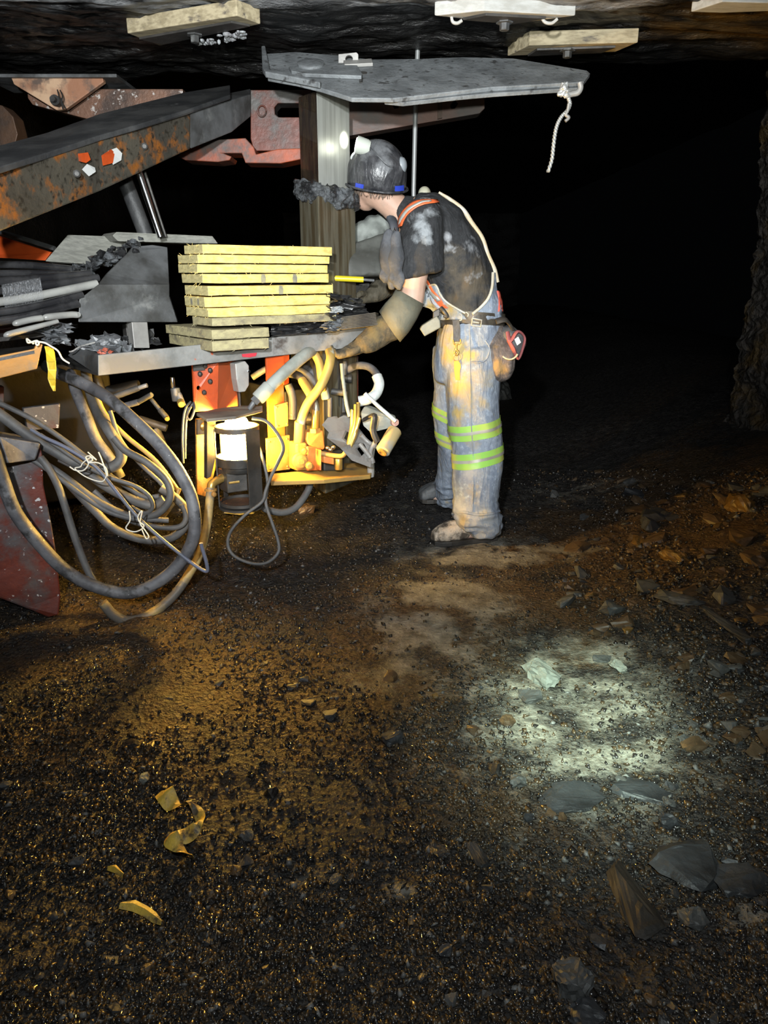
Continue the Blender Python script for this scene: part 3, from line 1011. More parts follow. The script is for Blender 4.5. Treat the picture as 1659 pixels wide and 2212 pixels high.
part(MB().prism(P([(-60, 735, 2.5), (150, 712, 2.74), (168, 700, 3.05), (-60, 705, 2.9)]), (0, 0, -.015)), 'rod_trough', darksteel, bevel=.002)

# --- left end: orange channel, orange sheet, red bumper
part(MB().prism(P([(-60, 780, 2.38), (74, 754, 2.46), (80, 742, 2.465), (92, 744, 2.47), (80, 797, 2.465), (-60, 832, 2.38)]), V((-.008, .012, 0))), 'step_channel', trayorange, bevel=.002)
part(MB().prism(P([(-60, 785, 2.38), (74, 757, 2.46), (88, 745, 2.75), (-60, 760, 2.65)]), (0, 0, -.01)), 'step_floor', darksteel, bevel=0)
part(MB().prism(P([(-60, 496, 3.2), (0, 510, 3.15), (110, 545, 3.1), (97, 563, 3.1), (0, 557, 3.15), (-60, 552, 3.2)]), V((0, .02, 0))), 'fender_sheet', orange, bevel=.002)
part(MB().tube([at(-50, 490, 3.16), at(16, 505, 3.14), at(118, 537, 3.1)], .010, 6, spline=False), 'fender_edge', steel, bevel=0)
bmp = part(MB().prism(P([(-80, 955, 2.36), (86, 957, 2.46), (93, 985, 2.46), (95, 1048, 2.46), (112, 1130, 2.46), (122, 1190, 2.46), (132, 1288, 2.44), (128, 1328, 2.42), (105, 1334, 2.41), (72, 1320, 2.39), (-80, 1262, 2.3)]), V((-.16, .16, 0))), 'bumper', dustred, bevel=.006)
part(MB().loft([P([(-80, 935, 2.33), (0, 942, 2.36), (88, 958, 2.42), (84, 948, 2.62), (0, 932, 2.6), (-80, 925, 2.58)]), P([(-80, 1000, 2.30), (20, 1001, 2.33), (76, 994, 2.41), (84, 975, 2.62), (0, 975, 2.6), (-80, 975, 2.58)])]), 'bumper_lug', rubber, bmp, bevel=.005)

# --- dark chassis under the tray
part(MB().obox(V((-2.6, 2.75, .12)), U * 1.55, IN * .9, (0, 0, .66)), 'chassis', M('black greasy frame', (.006, .005, .004), .7, c2=(.012, .009, .007), scale=6, bump=.3), bevel=.01)
part(MB().obox(at(620, 1000, 3.62) - V((0, 0, .0)), U * .22, IN * .5, (0, 0, .36)), 'valve_chest', darksteel, bevel=.01)
part(MB().prism(P([(50, 882, 2.86), (130, 872, 2.9), (128, 925, 2.9), (60, 930, 2.86)]), IN * .03), 'chassis_plate', dustred, bevel=.003)
part(MB().obox(at(-30, 835, 2.72), at(9, 835, 2.74) - at(-30, 835, 2.72), IN * .05, at(-30, 905, 2.72) - at(-30, 835, 2.72)), 'side_post', redsteel, bevel=.003)

# upright posts under the tray
pst = part(MB().prism(P([(416, 785, 2.86), (472, 780, 2.9), (470, 885, 2.9), (421, 890, 2.86)]), IN * .012, [[at(429 + 4.5 * math.cos(t), 838 + 5 * math.sin(t), 2.866) for t in lin(0, 5.9, 11)]]), 'front_post', orange, bevel=.001)
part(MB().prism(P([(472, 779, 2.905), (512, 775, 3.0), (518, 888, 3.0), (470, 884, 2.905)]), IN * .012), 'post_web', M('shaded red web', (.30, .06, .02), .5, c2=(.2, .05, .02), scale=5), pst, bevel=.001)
part(MB().prism(P([(511, 776, 2.93), (515, 776, 2.93), (521, 886, 2.93), (517, 886, 2.93)]), IN * .012), 'post_edge', rustbrown, pst, bevel=0)
for q in ((443, 790, 2.865), (454, 800, 2.875), (454, 824, 2.875), (441, 848, 2.865), (432, 808, 2.86)):
    p = at(*q)
    part(MB().ball(p, .011, .011, .012, n=8).fuse(.004, 1), 'scab', darksteel, pst, bevel=0)
part(MB().prism(P([(417, 783, 2.85), (443, 781, 2.87), (443, 800, 2.87), (418, 802, 2.85)]), IN * .006), 'wear_pad', darksteel, pst, bevel=.001)
bx = part(MB().prism(P([(508, 786, 2.88), (530, 780, 2.9), (538, 790, 2.91), (538, 832, 2.91), (530, 846, 2.9), (516, 848, 2.89), (511, 820, 2.88)]), IN * .05), 'switch_box', palemetal, bevel=.003)
part(MB().lathe(at(536, 802, 2.9), -IN, [(.006, 0), (.006, .012)], 8), 'toggle', chrome, bx, bevel=0)
op = part(MB().prism(P([(575, 771, 2.98), (612, 768, 3.02), (612, 800, 3.02), (618, 1012, 3.02), (584, 1015, 2.98)]), IN * .012), 'middle_post', orange, bevel=.001)
part(MB().prism(P([(613, 767, 3.0), (625, 766, 3.02), (624, 828, 3.02), (614, 832, 3.0)]), IN * .01), 'post_flange', orange, op, bevel=.001)
for poly in ([(594, 876, 2.97), (622, 868, 3.0), (623, 920, 3.0), (597, 926, 2.97)], [(576, 948, 2.95), (626, 940, 3.0), (627, 1014, 3.0), (578, 1020, 2.95)]):
    q = part(MB().prism(P(poly), IN * .012), 'post_plate', valvegold, op, bevel=.002)
    for a, b in ((.12, .1), (.88, .1), (.88, .9), (.12, .9)):
        pt = P(poly)
        c = pt[0] * (1 - a) * (1 - b) + pt[1] * a * (1 - b) + pt[2] * a * b + pt[3] * (1 - a) * b
        part(MB().ball(c, .005, n=8), 'screw', brass, q, bevel=0)
part(MB().prism(P([(752, 768, 3.42), (774, 764, 3.44), (774, 876, 3.44), (754, 880, 3.42)]), IN * .03), 'far_post', redsteel, bevel=.002)

# --- the amber work lamp in its guard
LY = 2.78
lc = at(514, 962, LY)
lamp = part(MB().lathe(V((lc.x, lc.y, at(520, 1016, LY).z)), UP, [(.001, 0), (.064, 0), (.068, .008), (.068, .02), (.05, .026), (.001, .026)], 32), 'work_lamp', darksteel, bevel=0, smooth=40)
bulbm = EM('amber lamp glow', (1.0, .56, .09), 1050)
zt, zbm = at(520, 900, LY).z, at(520, 1010, LY).z
bulb = MB().lathe(V((lc.x, lc.y, zbm + .012)), UP, [(.001, 0), (.046, 0), (.05, .01), (.05, zt - zbm - .045), (.038, zt - zbm - .02), (.001, zt - zbm - .014)], 32)
part(bulb, 'lamp_lens', bulbm, lamp, bevel=0, smooth=50, label='glowing amber lens')


def ring(py, R, h, name='guard_ring'):
    z = at(520, py, LY).z
    part(MB().lathe(V((lc.x, lc.y, z)), UP, [(R - .006, 0), (R, 0), (R, h), (R - .006, h), (R - .006, 0)], 40), name, darksteel, lamp, bevel=0, smooth=40)


ring(930, .084, .02)
ring(1002, .084, .034)
ring(1086, .084, .012)
for a, hw_ in ((40, .011), (145, .011), (195, .011), (322, .034)):
    t = math.radians(a)
    c = V((lc.x + .083 * math.cos(t), lc.y + .083 * math.sin(t), at(520, 1090, LY).z))
    tg = V((-math.sin(t), math.cos(t), 0))
    part(MB().obox(c - tg * hw_, tg * (2 * hw_), V((math.cos(t), math.sin(t), 0)) * .005, (0, 0, at(520, 925, LY).z - c.z)), 'guard_bar', darksteel, lamp, bevel=.001)
part(MB().lathe(V((lc.x, lc.y, at(520, 1094, LY).z)), UP, [(.001, 0), (.088, 0), (.088, .008), (.001, .008)], 36), 'guard_base', darksteel, lamp, bevel=0)
part(MB().obox(at(492, 1066, LY - .05), at(536, 1060, LY - .03) - at(492, 1066, LY - .05), IN * .08, (0, 0, .085)), 'ballast_box', darksteel, lamp, bevel=.004)
part(MB().obox(at(495, 1046, LY - .056), at(518, 1043, LY - .05) - at(495, 1046, LY - .056), IN * .006, (0, 0, .008)), 'latch', brass, lamp, bevel=.001)
shelf = part(MB().prism(P([(424, 892, 2.70), (446, 905, 2.62), (510, 899, 2.68), (567, 884, 2.86), (567, 876, 2.9), (520, 876, 2.96), (470, 882, 2.92)]), (0, 0, -.012)), 'lamp_shelf', M('dusty shelf steel', (.22, .19, .15), .6, .2, c2=(.14, .12, .1), scale=7, bump=.2), bevel=.003)
part(MB().prism(P([(424, 905, 2.88), (466, 903, 2.9), (466, 1010, 2.9), (450, 1075, 2.9), (426, 1068, 2.88)]), IN * .014), 'lamp_bracket', M('orange scabby bracket', (.6, .2, .03), .5, c2=(.45, .28, .08), scale=8, c3=(.12, .07, .03), s3=8, lo3=.52, hi3=.6, bump=.4), bevel=.002)
part(MB().prism(P([(447, 905, 2.80), (466, 906, 2.80), (466, 990, 2.80), (456, 1030, 2.80), (447, 1035, 2.80)]), IN * .03), 'bracket_strap', darksteel, bevel=.002)
part(MB().prism(P([(426, 906, 2.84), (452, 904, 2.84), (452, 938, 2.84), (426, 940, 2.84)]), IN * .01), 'bolt_pad', darksteel, bevel=.002)
part(MB().lathe(at(440, 921, 2.84), -IN + V((.5, 0, 0)), [(.018, 0), (.018, .006), (.012, .012), (.001, .016)], 18), 'bolt', brass, bevel=0, smooth=40)

# --- control shelf with valves at the right end
sh = part(MB().prism(P([(583, 1023, 2.86), (640, 1018, 2.96), (745, 1000, 3.3), (790, 1000, 3.3), (806, 1014, 3.14), (800, 1026, 3.06), (700, 1036, 2.9), (585, 1040, 2.82)]), (0, 0, -.018)), 'control_shelf', amberpaint, bevel=.003)
part(MB().lathe(at(801, 1020, 3.11), UP, [(.014, -.02), (.016, 0), (.016, .03), (.012, .06)], 14), 'shelf_post', palemetal, sh, bevel=0, smooth=40)


def cyl(name, p0, p1, r, mat, parent=None, n=16, label=None, cap=.0):
    a, b = at(*p0), at(*p1)
    ax = b - a
    h = ax.length
    return part(MB().lathe(a, ax, [(r * .9, 0), (r, h * .06), (r, h * .94), (r * .9, h)], n), name, mat, parent, bevel=0, smooth=40, label=label)


vb = part(MB().prism(P([(664, 934, 2.97), (698, 930, 3.0), (702, 968, 3.0), (698, 972, 3.0), (668, 962, 2.97), (663, 950, 2.97)]), IN * .06), 'control_valve', valveorange, bevel=.004)
part(MB().obox(at(664, 1018, 2.96), at(693, 1016, 3.0) - at(664, 1018, 2.96), IN * .07, at(664, 965, 2.96) - at(664, 1018, 2.96)), 'valve_body', valveorange, vb, bevel=.005)
part(MB().lathe(at(648, 996, 2.94), (.35, -.93, .1), [(.034, -.03), (.034, 0), (.026, .004), (.026, .012), (.012, .014), (.012, .024), (.001, .024)], 24), 'valve_cap', valvegold, vb, bevel=0, smooth=40)
part(MB().obox(at(640, 1018, 2.95), at(664, 1016, 2.97) - at(640, 1018, 2.95), IN * .07, at(640, 958, 2.95) - at(640, 1018, 2.95)), 'valve_casting', valvegold, vb, bevel=.008)
part(MB().lathe(at(657, 974, 2.93), (.3, -.95, 0), [(.014, -.01), (.014, .008), (.006, .01), (.001, .01)], 14), 'bolt', valveorange, vb, bevel=0)
part(MB().lathe(at(668, 1006, 2.93), (.3, -.95, 0), [(.016, -.01), (.016, .01), (.009, .014), (.001, .014)], 14), 'bolt', valvegold, vb, bevel=0)
part(MB().obox(at(690, 1016, 2.95), at(694, 1016, 2.95) - at(690, 1016, 2.95), IN * .03, at(690, 972, 2.95) - at(690, 1016, 2.95)), 'valve_rib', valveorange, vb, bevel=.001)
part(MB().tube([at(692, 979, 2.97), at(720, 984, 2.97), at(738, 985, 2.96), at(746, 978, 2.96)], .010, 10), 'valve_lever', amberpaint, vb, bevel=0, smooth=50)
part(MB().obox(at(700, 1000, 2.97), at(722, 1004, 2.98) - at(700, 1000, 2.97), IN * .04, (0, 0, .028)), 'spool_block', valveorange, vb, bevel=.003)
cyl('spool_cap', (731, 1014, 3.0), (731, 990, 3.0), .017, brass, vb)
part(MB().obox(at(700, 1018, 3.05), at(745, 1016, 3.1) - at(700, 1018, 3.05), IN * .1, (0, 0, .09)), 'valve_base', darksteel, vb, bevel=.006)
for q in ((708, 968), (714, 972), (720, 966)):
    part(MB().ball(at(q[0], q[1], 3.0), .011, n=10), 'fitting', chrome, vb, bevel=0, smooth=60)
cyl('hose_ferrule', (681, 926, 2.99), (682, 884, 2.99), .016, brass, vb)
part(MB().lathe(at(683, 886, 2.99), UP, [(.016, 0), (.012, .02), (.006, .04), (.001, .045)], 14), 'ferrule_tip', oilypost, vb, bevel=0, smooth=50)
part(MB().lathe(at(680, 934, 2.99), UP, [(.024, 0), (.024, .018), (.017, .02)], 6), 'hex_nut', valvegold, vb, bevel=0)

# bent guard sheet with joystick levers and their grey handles
jd = 3.0
gs = part(MB().prism(P([(695, 918, 2.96), (708, 902, 3.0), (722, 899, 3.04), (726, 905, 3.04), (742, 897, 3.08), (755, 902, 3.1), (770, 925, 3.08), (790, 950, 3.06), (806, 965, 3.04), (803, 985, 3.02), (800, 1010, 3.0), (760, 995, 2.95), (735, 968, 2.92), (706, 946, 2.94), (710, 934, 2.95)]), V((.01, .02, -.004)),
     [P([(738, 947, 2.98), (746, 929, 3.02), (757, 938, 3.03), (750, 957, 2.99)]), P([(766, 970, 2.99), (785, 956, 3.04), (793, 972, 3.02), (778, 988, 2.98)])]), 'lever_guard', palemetal, bevel=.001)
part(MB().prism(P([(778, 892, 3.1), (787, 877, 3.13), (850, 902, 3.1), (853, 922, 3.08), (800, 935, 3.06), (784, 920, 3.08)]), V((.01, .05, 0))), 'grey_handle_box', palehose, bevel=.006)
hp0, hp1 = at(826, 976, 2.98), at(854, 929, 3.06)
part(MB().lathe(hp0, hp1 - hp0, [(.024, 0), (.031, .004), (.031, (hp1 - hp0).length * .95), (.026, (hp1 - hp0).length)], 20), 'grey_handle', M('dusty grey grip', (.36, .35, .32), .6, c2=(.5, .38, .18), scale=6, lo=.52, hi=.6), bevel=0, smooth=40)
part(MB().lathe(at(826, 977, 2.975), hp0 - hp1, [(.020, -.01), (.020, .004), (.012, .005), (.012, .001), (.001, .001)], 18), 'handle_bush', valvegold, bevel=0)
part(MB().tube([at(786, 906, 3.05), at(808, 898, 3.0), at(806, 930, 3.0), at(815, 955, 3.0)], .014, 8, flat=.5), 'dark_lever', darksteel, bevel=0)
for a in ([(800, 988, 3.0), (790, 975, 3.0), (776, 958, 3.0)], [(806, 1000, 3.02), (800, 975, 3.02), (812, 952, 3.02)], [(780, 940, 3.04), (795, 955, 3.04), (812, 965, 3.02)]):
    part(MB().tube([at(*q) for q in a], .010, 8), 'linkage', palemetal, bevel=0, smooth=50)
for a in ([(750, 965, 2.98), (759, 930, 3.0), (761, 885, 3.02)], [(753, 960, 2.98), (766, 915, 3.0), (768, 874, 3.03)], [(756, 960, 2.98), (772, 915, 3.0), (774, 870, 3.04)], [(757, 966, 2.98), (768, 935, 2.99), (777, 902, 3.0)]):
    part(MB().tube([at(*q) for q in a], [.007, .010, .008, .0075], 10), 'brass_lever', brass, bevel=0, smooth=50)
part(MB().lathe(at(852, 912, 3.08), (.3, -.9, .1), [(.016, -.01), (.016, .012), (.009, .013), (.009, .006), (.001, .006)], 16), 'handle_bush', M('pink worn bush', (.5, .3, .25), .5), bevel=0)


# --- hoses that belong to the machine
def hose(name, pts, r, mat, res=6, n=12, parent=None, label=None):
    return part(MB().tube([at(*q) for q in pts], r, n, res), name, mat, parent, bevel=0, smooth=60, label=label)


gh = hose('hydraulic_hose', [(672, 758, 3.08), (655, 770, 3.0), (625, 795, 2.94), (596, 822, 2.89), (580, 838, 2.87)], .0245, palehose, label='thick pale grey hose')
cyl('hose_ferrule', (583, 834, 2.872), (556, 862, 2.85), .028, palehose, gh)
cyl('hex_nut', (557, 860, 2.85), (548, 869, 2.845), .019, steel, gh, 6)
cyl('fitting', (549, 868, 2.845), (538, 884, 2.84), .010, steel, gh)
hose('hydraulic_hose', [(712, 758, 3.02), (714, 775, 2.99), (706, 806, 2.97), (690, 838, 2.95), (665, 872, 2.95), (652, 905, 2.96), (647, 935, 2.98), (646, 962, 2.99)], .0185, goldhose, label='ochre hose curving down to the valve')
hose('hydraulic_hose', [(676, 758, 3.1), (690, 785, 3.08), (694, 815, 3.06), (698, 840, 3.1)], .017, goldhose, label='short ochre hose behind')
cyl('hose_ferrule', (646, 958, 2.985), (648, 910, 2.965), .022, amberpaint)
hh = hose('hydraulic_hose', [(620, 806, 3.2), (645, 812, 3.12), (660, 830, 3.06), (672, 850, 3.02)], .017, rubber)
cyl('hose_ferrule', (652, 820, 3.07), (676, 860, 3.0), .019, goldhose, hh)
hose('hydraulic_hose', [(545, 815, 3.25), (580, 795, 3.25), (620, 790, 3.25), (660, 805, 3.25), (690, 840, 3.25)], .014, cable)
hose('hydraulic_hose', [(640, 795, 3.3), (670, 800, 3.28), (690, 830, 3.26), (695, 870, 3.26)], .018, rubber)
hose('hydraulic_hose', [(622, 830, 3.2), (632, 860, 3.2), (632, 905, 3.2)], .017, rubber)
wh = hose('hydraulic_hose', [(750, 800, 3.32), (770, 790, 3.28), (795, 792, 3.22), (812, 806, 3.18), (818, 822, 3.16)], .0165, rubber, label='black hose of the white taped loop')
hose('taped_length', [(814, 812, 3.17), (819, 830, 3.15), (812, 850, 3.12), (796, 862, 3.1), (776, 867, 3.1)], .0225, whitehose, 8, parent=wh, label='white taped end')
hose('control_rod', [(788, 850, 3.08), (820, 880, 3.06), (855, 910, 3.05)], .0085, whitehose, label='thin white rod')
hose('control_rod', [(738, 785, 3.06), (741, 820, 3.06), (748, 870, 3.05), (755, 900, 3.04)], .0075, palehose)
lh = hose('hydraulic_hose', [(672, 1035, 2.98), (665, 1060, 2.95), (640, 1095, 2.9), (610, 1107, 2.86), (575, 1100, 2.84), (560, 1085, 2.84)], .0145, cable)
lcord = hose('lamp_cord', [(545, 903, 2.74), (575, 910, 2.73), (600, 938, 2.73), (612, 968, 2.73), (600, 1000, 2.73), (585, 1030, 2.72), (574, 1060, 2.71), (566, 1084, 2.7), (530, 1112, 2.68), (500, 1145, 2.66), (492, 1175, 2.65), (505, 1200, 2.64), (540, 1216, 2.63), (575, 1216, 2.63), (600, 1195, 2.64), (601, 1170, 2.66), (588, 1130, 2.68), (574, 1085, 2.72), (578, 1040, 2.75), (566, 985, 2.77), (557, 960, 2.8)], .0065, cable, 8, 8, label='thin grey cord hanging in a loop')
elb = hose('drain_hose', [(455, 1055, 2.72), (452, 1090, 2.69), (446, 1140, 2.65), (432, 1195, 2.6), (405, 1245, 2.55), (370, 1292, 2.5), (320, 1330, 2.45), (276, 1341, 2.42), (245, 1328, 2.4), (222, 1302, 2.39)], [.0165, .0165, .016, .017, .0185, .019, .018], goldhose, label='drooping hose with an ochre lower bend')
elb.data.materials[0] = M('hose with worn yellow side', (.12, .11, .095), .55, c2=(.46, .33, .12), scale=3.5, lo=.50, hi=.58, bump=.2, bscale=50)
hose('elbow', [(456, 1060, 2.72), (457, 1047, 2.725), (465, 1040, 2.74), (485, 1030, 2.77)], .0165, brass, parent=elb)
part(MB().lathe(at(455, 1058, 2.72), (0, .1, 1), [(.024, -.004), (.024, .004)], 18), 'clamp', valvegold, elb, bevel=0)
part(MB().ball(at(462, 1068, 2.7), .011, n=10), 'clamp_screw', valvegold, elb, bevel=0)

# clutter of dark fittings under the tray
for a, b, r, m in (((240, 885, 2.9), (300, 868, 2.86), .012, rubber), ((300, 868, 2.86), (328, 852, 2.84), .010, steel), ((240, 860, 3.0), (300, 838, 3.0), .012, cable), ((325, 860, 2.9), (345, 885, 2.88), .008, steel),
                   ((345, 885, 2.88), (360, 902, 2.87), .011, steel), ((300, 838, 3.0), (318, 832, 3.0), .009, palemetal), ((385, 850, 2.9), (396, 876, 2.88), .012, palemetal), ((372, 815, 2.9), (374, 838, 2.9), .009, chrome),
                   ((378, 838, 2.9), (382, 866, 2.9), .018, steel), ((205, 800, 3.0), (225, 870, 3.0), .02, darksteel), ((300, 905, 2.95), (360, 925, 2.95), .016, darksteel), ((230, 845, 3.05), (300, 830, 3.05), .02, darksteel),
                   ((335, 925, 2.95), (355, 975, 2.95), .02, darksteel), ((705, 800, 3.25), (708, 880, 3.25), .012, steel), ((728, 780, 3.28), (726, 900, 3.28), .016, darksteel), ((745, 780, 3.3), (742, 890, 3.3), .012, steel),
                   ((700, 838, 3.15), (704, 862, 3.15), .018, palehose), ((712, 858, 3.2), (712, 900, 3.2), .012, rubber), ((700, 815, 3.3), (760, 818, 3.3), .02, darksteel), ((715, 845, 3.2), (750, 850, 3.2), .014, steel), ((660, 905, 3.3), (760, 905, 3.3), .03, darksteel)):
    cyl('hose_fitting', a, b, r, m)
part(MB().lathe(at(391, 872, 2.86), (.3, -.9, -.2), [(.014, -.02), (.014, .006), (.011, .010), (.001, .011)], 16), 'knob', brass, bevel=0, smooth=40)
part(MB().lathe(at(361, 904, 2.86), (.3, -.9, -.2), [(.009, -.01), (.009, .006), (.001, .007)], 12), 'knob', brass, bevel=0, smooth=40)
for pts in ([(412, 868, 2.78), (402, 880, 2.76), (396, 905, 2.75), (394, 950, 2.75), (396, 1000, 2.76)], [(416, 872, 2.78), (405, 895, 2.77), (401, 930, 2.77), (400, 990, 2.78)], [(418, 870, 2.8), (420, 885, 2.77), (412, 905, 2.77), (404, 900, 2.77), (408, 880, 2.78)]):
    hose('signal_wire', pts, .0045, cable)

# rubber sheet and dust bag behind the stack
mb = MB().ell([(at(690 + 10 * k, 600 - 10 * k, 3.45), V((.02, .12, 0)), V((0, 0, .1))) for k in range(1)] + [])
mb = MB().loft([[at(x, y, d) for x, y, d in r] for r in (
    [(728, 545, 3.40), (724, 575, 3.37), (722, 605, 3.36), (730, 606, 3.62), (735, 570, 3.62)],
    [(740, 530, 3.42), (742, 565, 3.36), (745, 598, 3.34), (750, 600, 3.62), (750, 550, 3.62)],
    [(768, 522, 3.44), (770, 552, 3.38), (772, 600, 3.35), (775, 600, 3.65), (775, 545, 3.65)],
    [(800, 512, 3.46), (802, 545, 3.40), (806, 595, 3.36), (808, 600, 3.68), (806, 540, 3.68)],
    [(845, 500, 3.50), (848, 540, 3.44), (850, 590, 3.40), (852, 600, 3.7), (850, 540, 3.7)])])
mb.fuse(.012, 6).wrinkle(.02, lambda p: noise.noise(p * 9))
part(mb, 'rubber_sheet', tarp, bevel=0, smooth=60)
part(MB().obox(at(560, 640, 3.5), at(800, 640, 3.62) - at(560, 640, 3.5), IN * .25, (0, 0, .06)), 'drill_deck', darksteel, bevel=.005)
part(MB().obox(at(690, 1000, 3.75), at(752, 1000, 3.78) - at(690, 1000, 3.75), IN * .3, at(690, 640, 3.75) - at(690, 1000, 3.75)), 'drill_mast', M('black mast', (.012, .012, .011), .6, bump=.2), bevel=.01)
# ------------------------------------------------------------------ things lying on or hanging from the machine
# --- pine boards
def board(cx, y_bot, y_top, d, rx, wd, label, mat=wood, ang=0.0, name='pine_board', L=None, group='stack of pine boards on the tray', marks=(), knots=()):
    """cx: pixel of the near corner, rx: pixel of its far right corner, wd: width in metres"""
    c = at(cx, y_bot, d)
    h = at(cx, y_top, d).z - c.z - .0025
    R = Matrix.Rotation(ang, 3, 'Z')
    u, w = R @ U, R @ IN
    if L is None:
        q = (rx - 829.5) / FPX
        L = .5
        for _ in range(20):
            p = c + u * L
            f = (p - CAM)
            cur = f.x / (f.y * math.cos(PITCH) - f.z * math.sin(PITCH))
            L += (q - cur) * 3.0
    rr = random.Random(int(cx * 7 + y_bot))
    mb = MB()
    # slightly rough sawn: a box with subdivided, jittered long edges
    nx = 8
    rings = []
    for i in range(nx + 1):
        o = c + u * (L * i / nx)
        j = lambda a: V((rr.uniform(-a, a), rr.uniform(-a, a), rr.uniform(-a, a)))
        a = .0012
        rings.append([o + j(a), o + w * wd + j(a), o + w * wd + UP * h + j(a), o + UP * h + j(a)])
    mb.loft(rings)
    o = mb.build(name, [mat, woodend if mat is wood else mat], bevel=.0015)
    for pl in o.data.polygons:
        if abs(pl.normal.dot(u)) > .7: pl.material_index = 1
    tag(o, label, 'board', group)
    # torn splinters at the sawn edge are part of the board
    sp = MB()
    for k in range(9):
        t = rr.random()
        b0 = c + u * 0 + w * (wd * t) + UP * (h if rr.random() < .5 else 0) + V((0, 0, 0))
        sp.tube([b0, b0 + V((rr.uniform(-.012, .006), rr.uniform(-.008, .004), rr.uniform(-.012, .008)))], [.0011, .0003], 4, spline=False)
    for k in range(9):
        b0 = c + u * (L * rr.random()) + UP * (0 if rr.random() < .6 else h)
        sp.tube([b0, b0 + V((rr.uniform(-.01, .01), rr.uniform(-.012, -.002), rr.uniform(-.014, .008)))], [.0011, .0003], 4, spline=False)
    s = sp.build('splinters', mat, o)
    s['kind'] = 'stuff'
    fn_ = -w.normalized()
    for mx in marks:
        s_ = .2
        for _ in range(20):
            p = c + u * s_ - CAM
            s_ += ((mx - 829.5) / FPX - p.x / (p.y * math.cos(PITCH) - p.z * math.sin(PITCH))) * 3.0
        p = c + u * s_ + fn_ * .0012
        MB().prism([p - u * .009, p + u * .008, p + u * .010 + UP * h * .6, p + u * .006 + UP * h * .97, p - u * .007 + UP * h, p - u * .010 + UP * h * .5], fn_ * .0006).build('smudge', smudge, o)['label'] = 'grey smudge'
    for kt in knots:
        p = c + w * (wd * kt) + UP * h * .5 - u * .0015
        MB().prism([p + w * (.010 * math.cos(t)) + UP * (.013 * math.sin(t)) for t in lin(0, 5.9, 13)], -u * .0006).build('knot', smudge, o)['label'] = 'dark knot'
    return o


BD = 2.70
smudge = M('grey timber smudge', (.20, .19, .15), .7, c2=(.32, .29, .18), scale=30)
board(459, 759.6, 735.6, BD, 581, .42, 'lowest short grimy board resting on the tray lip, its end towards the yellow stack', woodold)
board(459, 734, 712, BD, 582, .40, 'upper of the two short grimy boards under the yellow stack', woodold, ang=.05)
board(459, 705, 686, BD, 726, .17, 'grey edged bottom board of the yellow stack, longest to the right', woodold, ang=.02)
board(450, 686, 664.5, BD, 715, .20, 'second board from the bottom of the yellow stack', wood)
board(442, 664, 640, BD + .01, 713, .19, 'third board from the bottom, with two dark knots on its end', wood, ang=-.02, knots=(.28, .62))
board(450, 638.5, 616.5, BD, 720, .21, 'fourth board from the bottom, with a grey mark on its face', wood, marks=(607,))
board(438.5, 612, 590.5, BD + .01, 710, .19, 'fourth board from the top, with two grey smudges on its face', wood, ang=.01, marks=(569, 637))
board(427, 589.5, 569, BD + .01, 708, .18, 'third board from the top, with coarse saw marks on its end', wood, ang=-.01)
board(427, 568, 548, BD + .01, 712, .18, 'second board from the top, with a torn end', wood)
board(438.6, 547.5, 526, BD + .02, 718, .16, 'top board of the yellow stack, its upper face splintered', wood, ang=.02)

# two grey planks leaning behind the rack
o = MB().prism(P([(97, 564, 3.02), (146, 507, 3.12), (262, 511, 3.22), (262, 575, 3.12)]), V((.01, .028, -.005)) * 1.2).build('grey_plank', greyplank, bevel=.002)
tag(o, 'grey plank leaning back with a slanted end behind the black rods', 'plank', 'grey planks behind the rack')
o = MB().prism(P([(243, 509, 3.10), (252, 501, 3.10), (459, 510, 3.28), (471, 526, 3.29), (420, 527, 3.26), (255, 521, 3.10)]), V((-.1, .14, .0))).build('grey_plank', greyplank, bevel=.002)
tag(o, 'long grey plank lying flat on top of the steel rack', 'plank', 'grey planks behind the rack')

# coal caught on the rack
mb = MB()
rnd = random.Random(31)
for i in range(60):
    t = rnd.random()
    px = 172 + 125 * t + rnd.uniform(-14, 14)
    py = 588 - 62 * t + rnd.uniform(-14, 12)
    r = rnd.uniform(.008, .026)
    k = rock_mb(at(px, py, 2.98 + rnd.uniform(-.03, .07)), r * 2.2, r * 2, r * 1.6, i, rnd.uniform(0, 3), npts=12)
    mb.add(k.v, k.f)
o = mb.build('coal_pile', muck, bevel=0)
tag(o, 'broken coal and muck heaped on the steel rack against the grey plank', 'coal', kind='stuff')

# --- resin sausages and rods lying in the trough on the left
def tube_thing(name, pts, r, mat, label, cat, group=None, n=14, ends=True, flat=1.0):
    o = MB().tube([at(*q) for q in pts], r, n, 5, flat=flat).build(name, mat, smooth=55)
    return tag(o, label, cat, group)


RG = 'resin cartridges in the trough'
tube_thing('resin_cartridge', [(-60, 571, 2.72), (60, 573, 2.86), (165, 583, 3.0)], .0135, resinblack, 'thick black tube lying topmost beneath the orange fender sheet', 'resin tube', RG)
tube_thing('resin_cartridge', [(-60, 592, 2.66), (60, 590, 2.8), (150, 594, 2.92)], .012, resinblack, 'dusty black tube just under the topmost black tube', 'resin tube', RG)
tube_thing('resin_cartridge', [(-60, 612, 2.6), (60, 604, 2.74), (195, 592, 2.92)], .015, resinblack, 'black tube wrapped in clear film running under the rack wing', 'resin tube', RG)
tube_thing('resin_cartridge', [(-60, 634, 2.56), (60, 622, 2.7), (212, 600, 2.9)], .014, resinblack, 'shiny black tube pointing at the fold of the steel rack', 'resin tube', RG)
tube_thing('resin_cartridge', [(-60, 660, 2.52), (60, 643, 2.64), (209, 613, 2.83)], .0145, resingrey, 'long pale grey tube in the middle of the wrapped bundle', 'resin tube', RG)
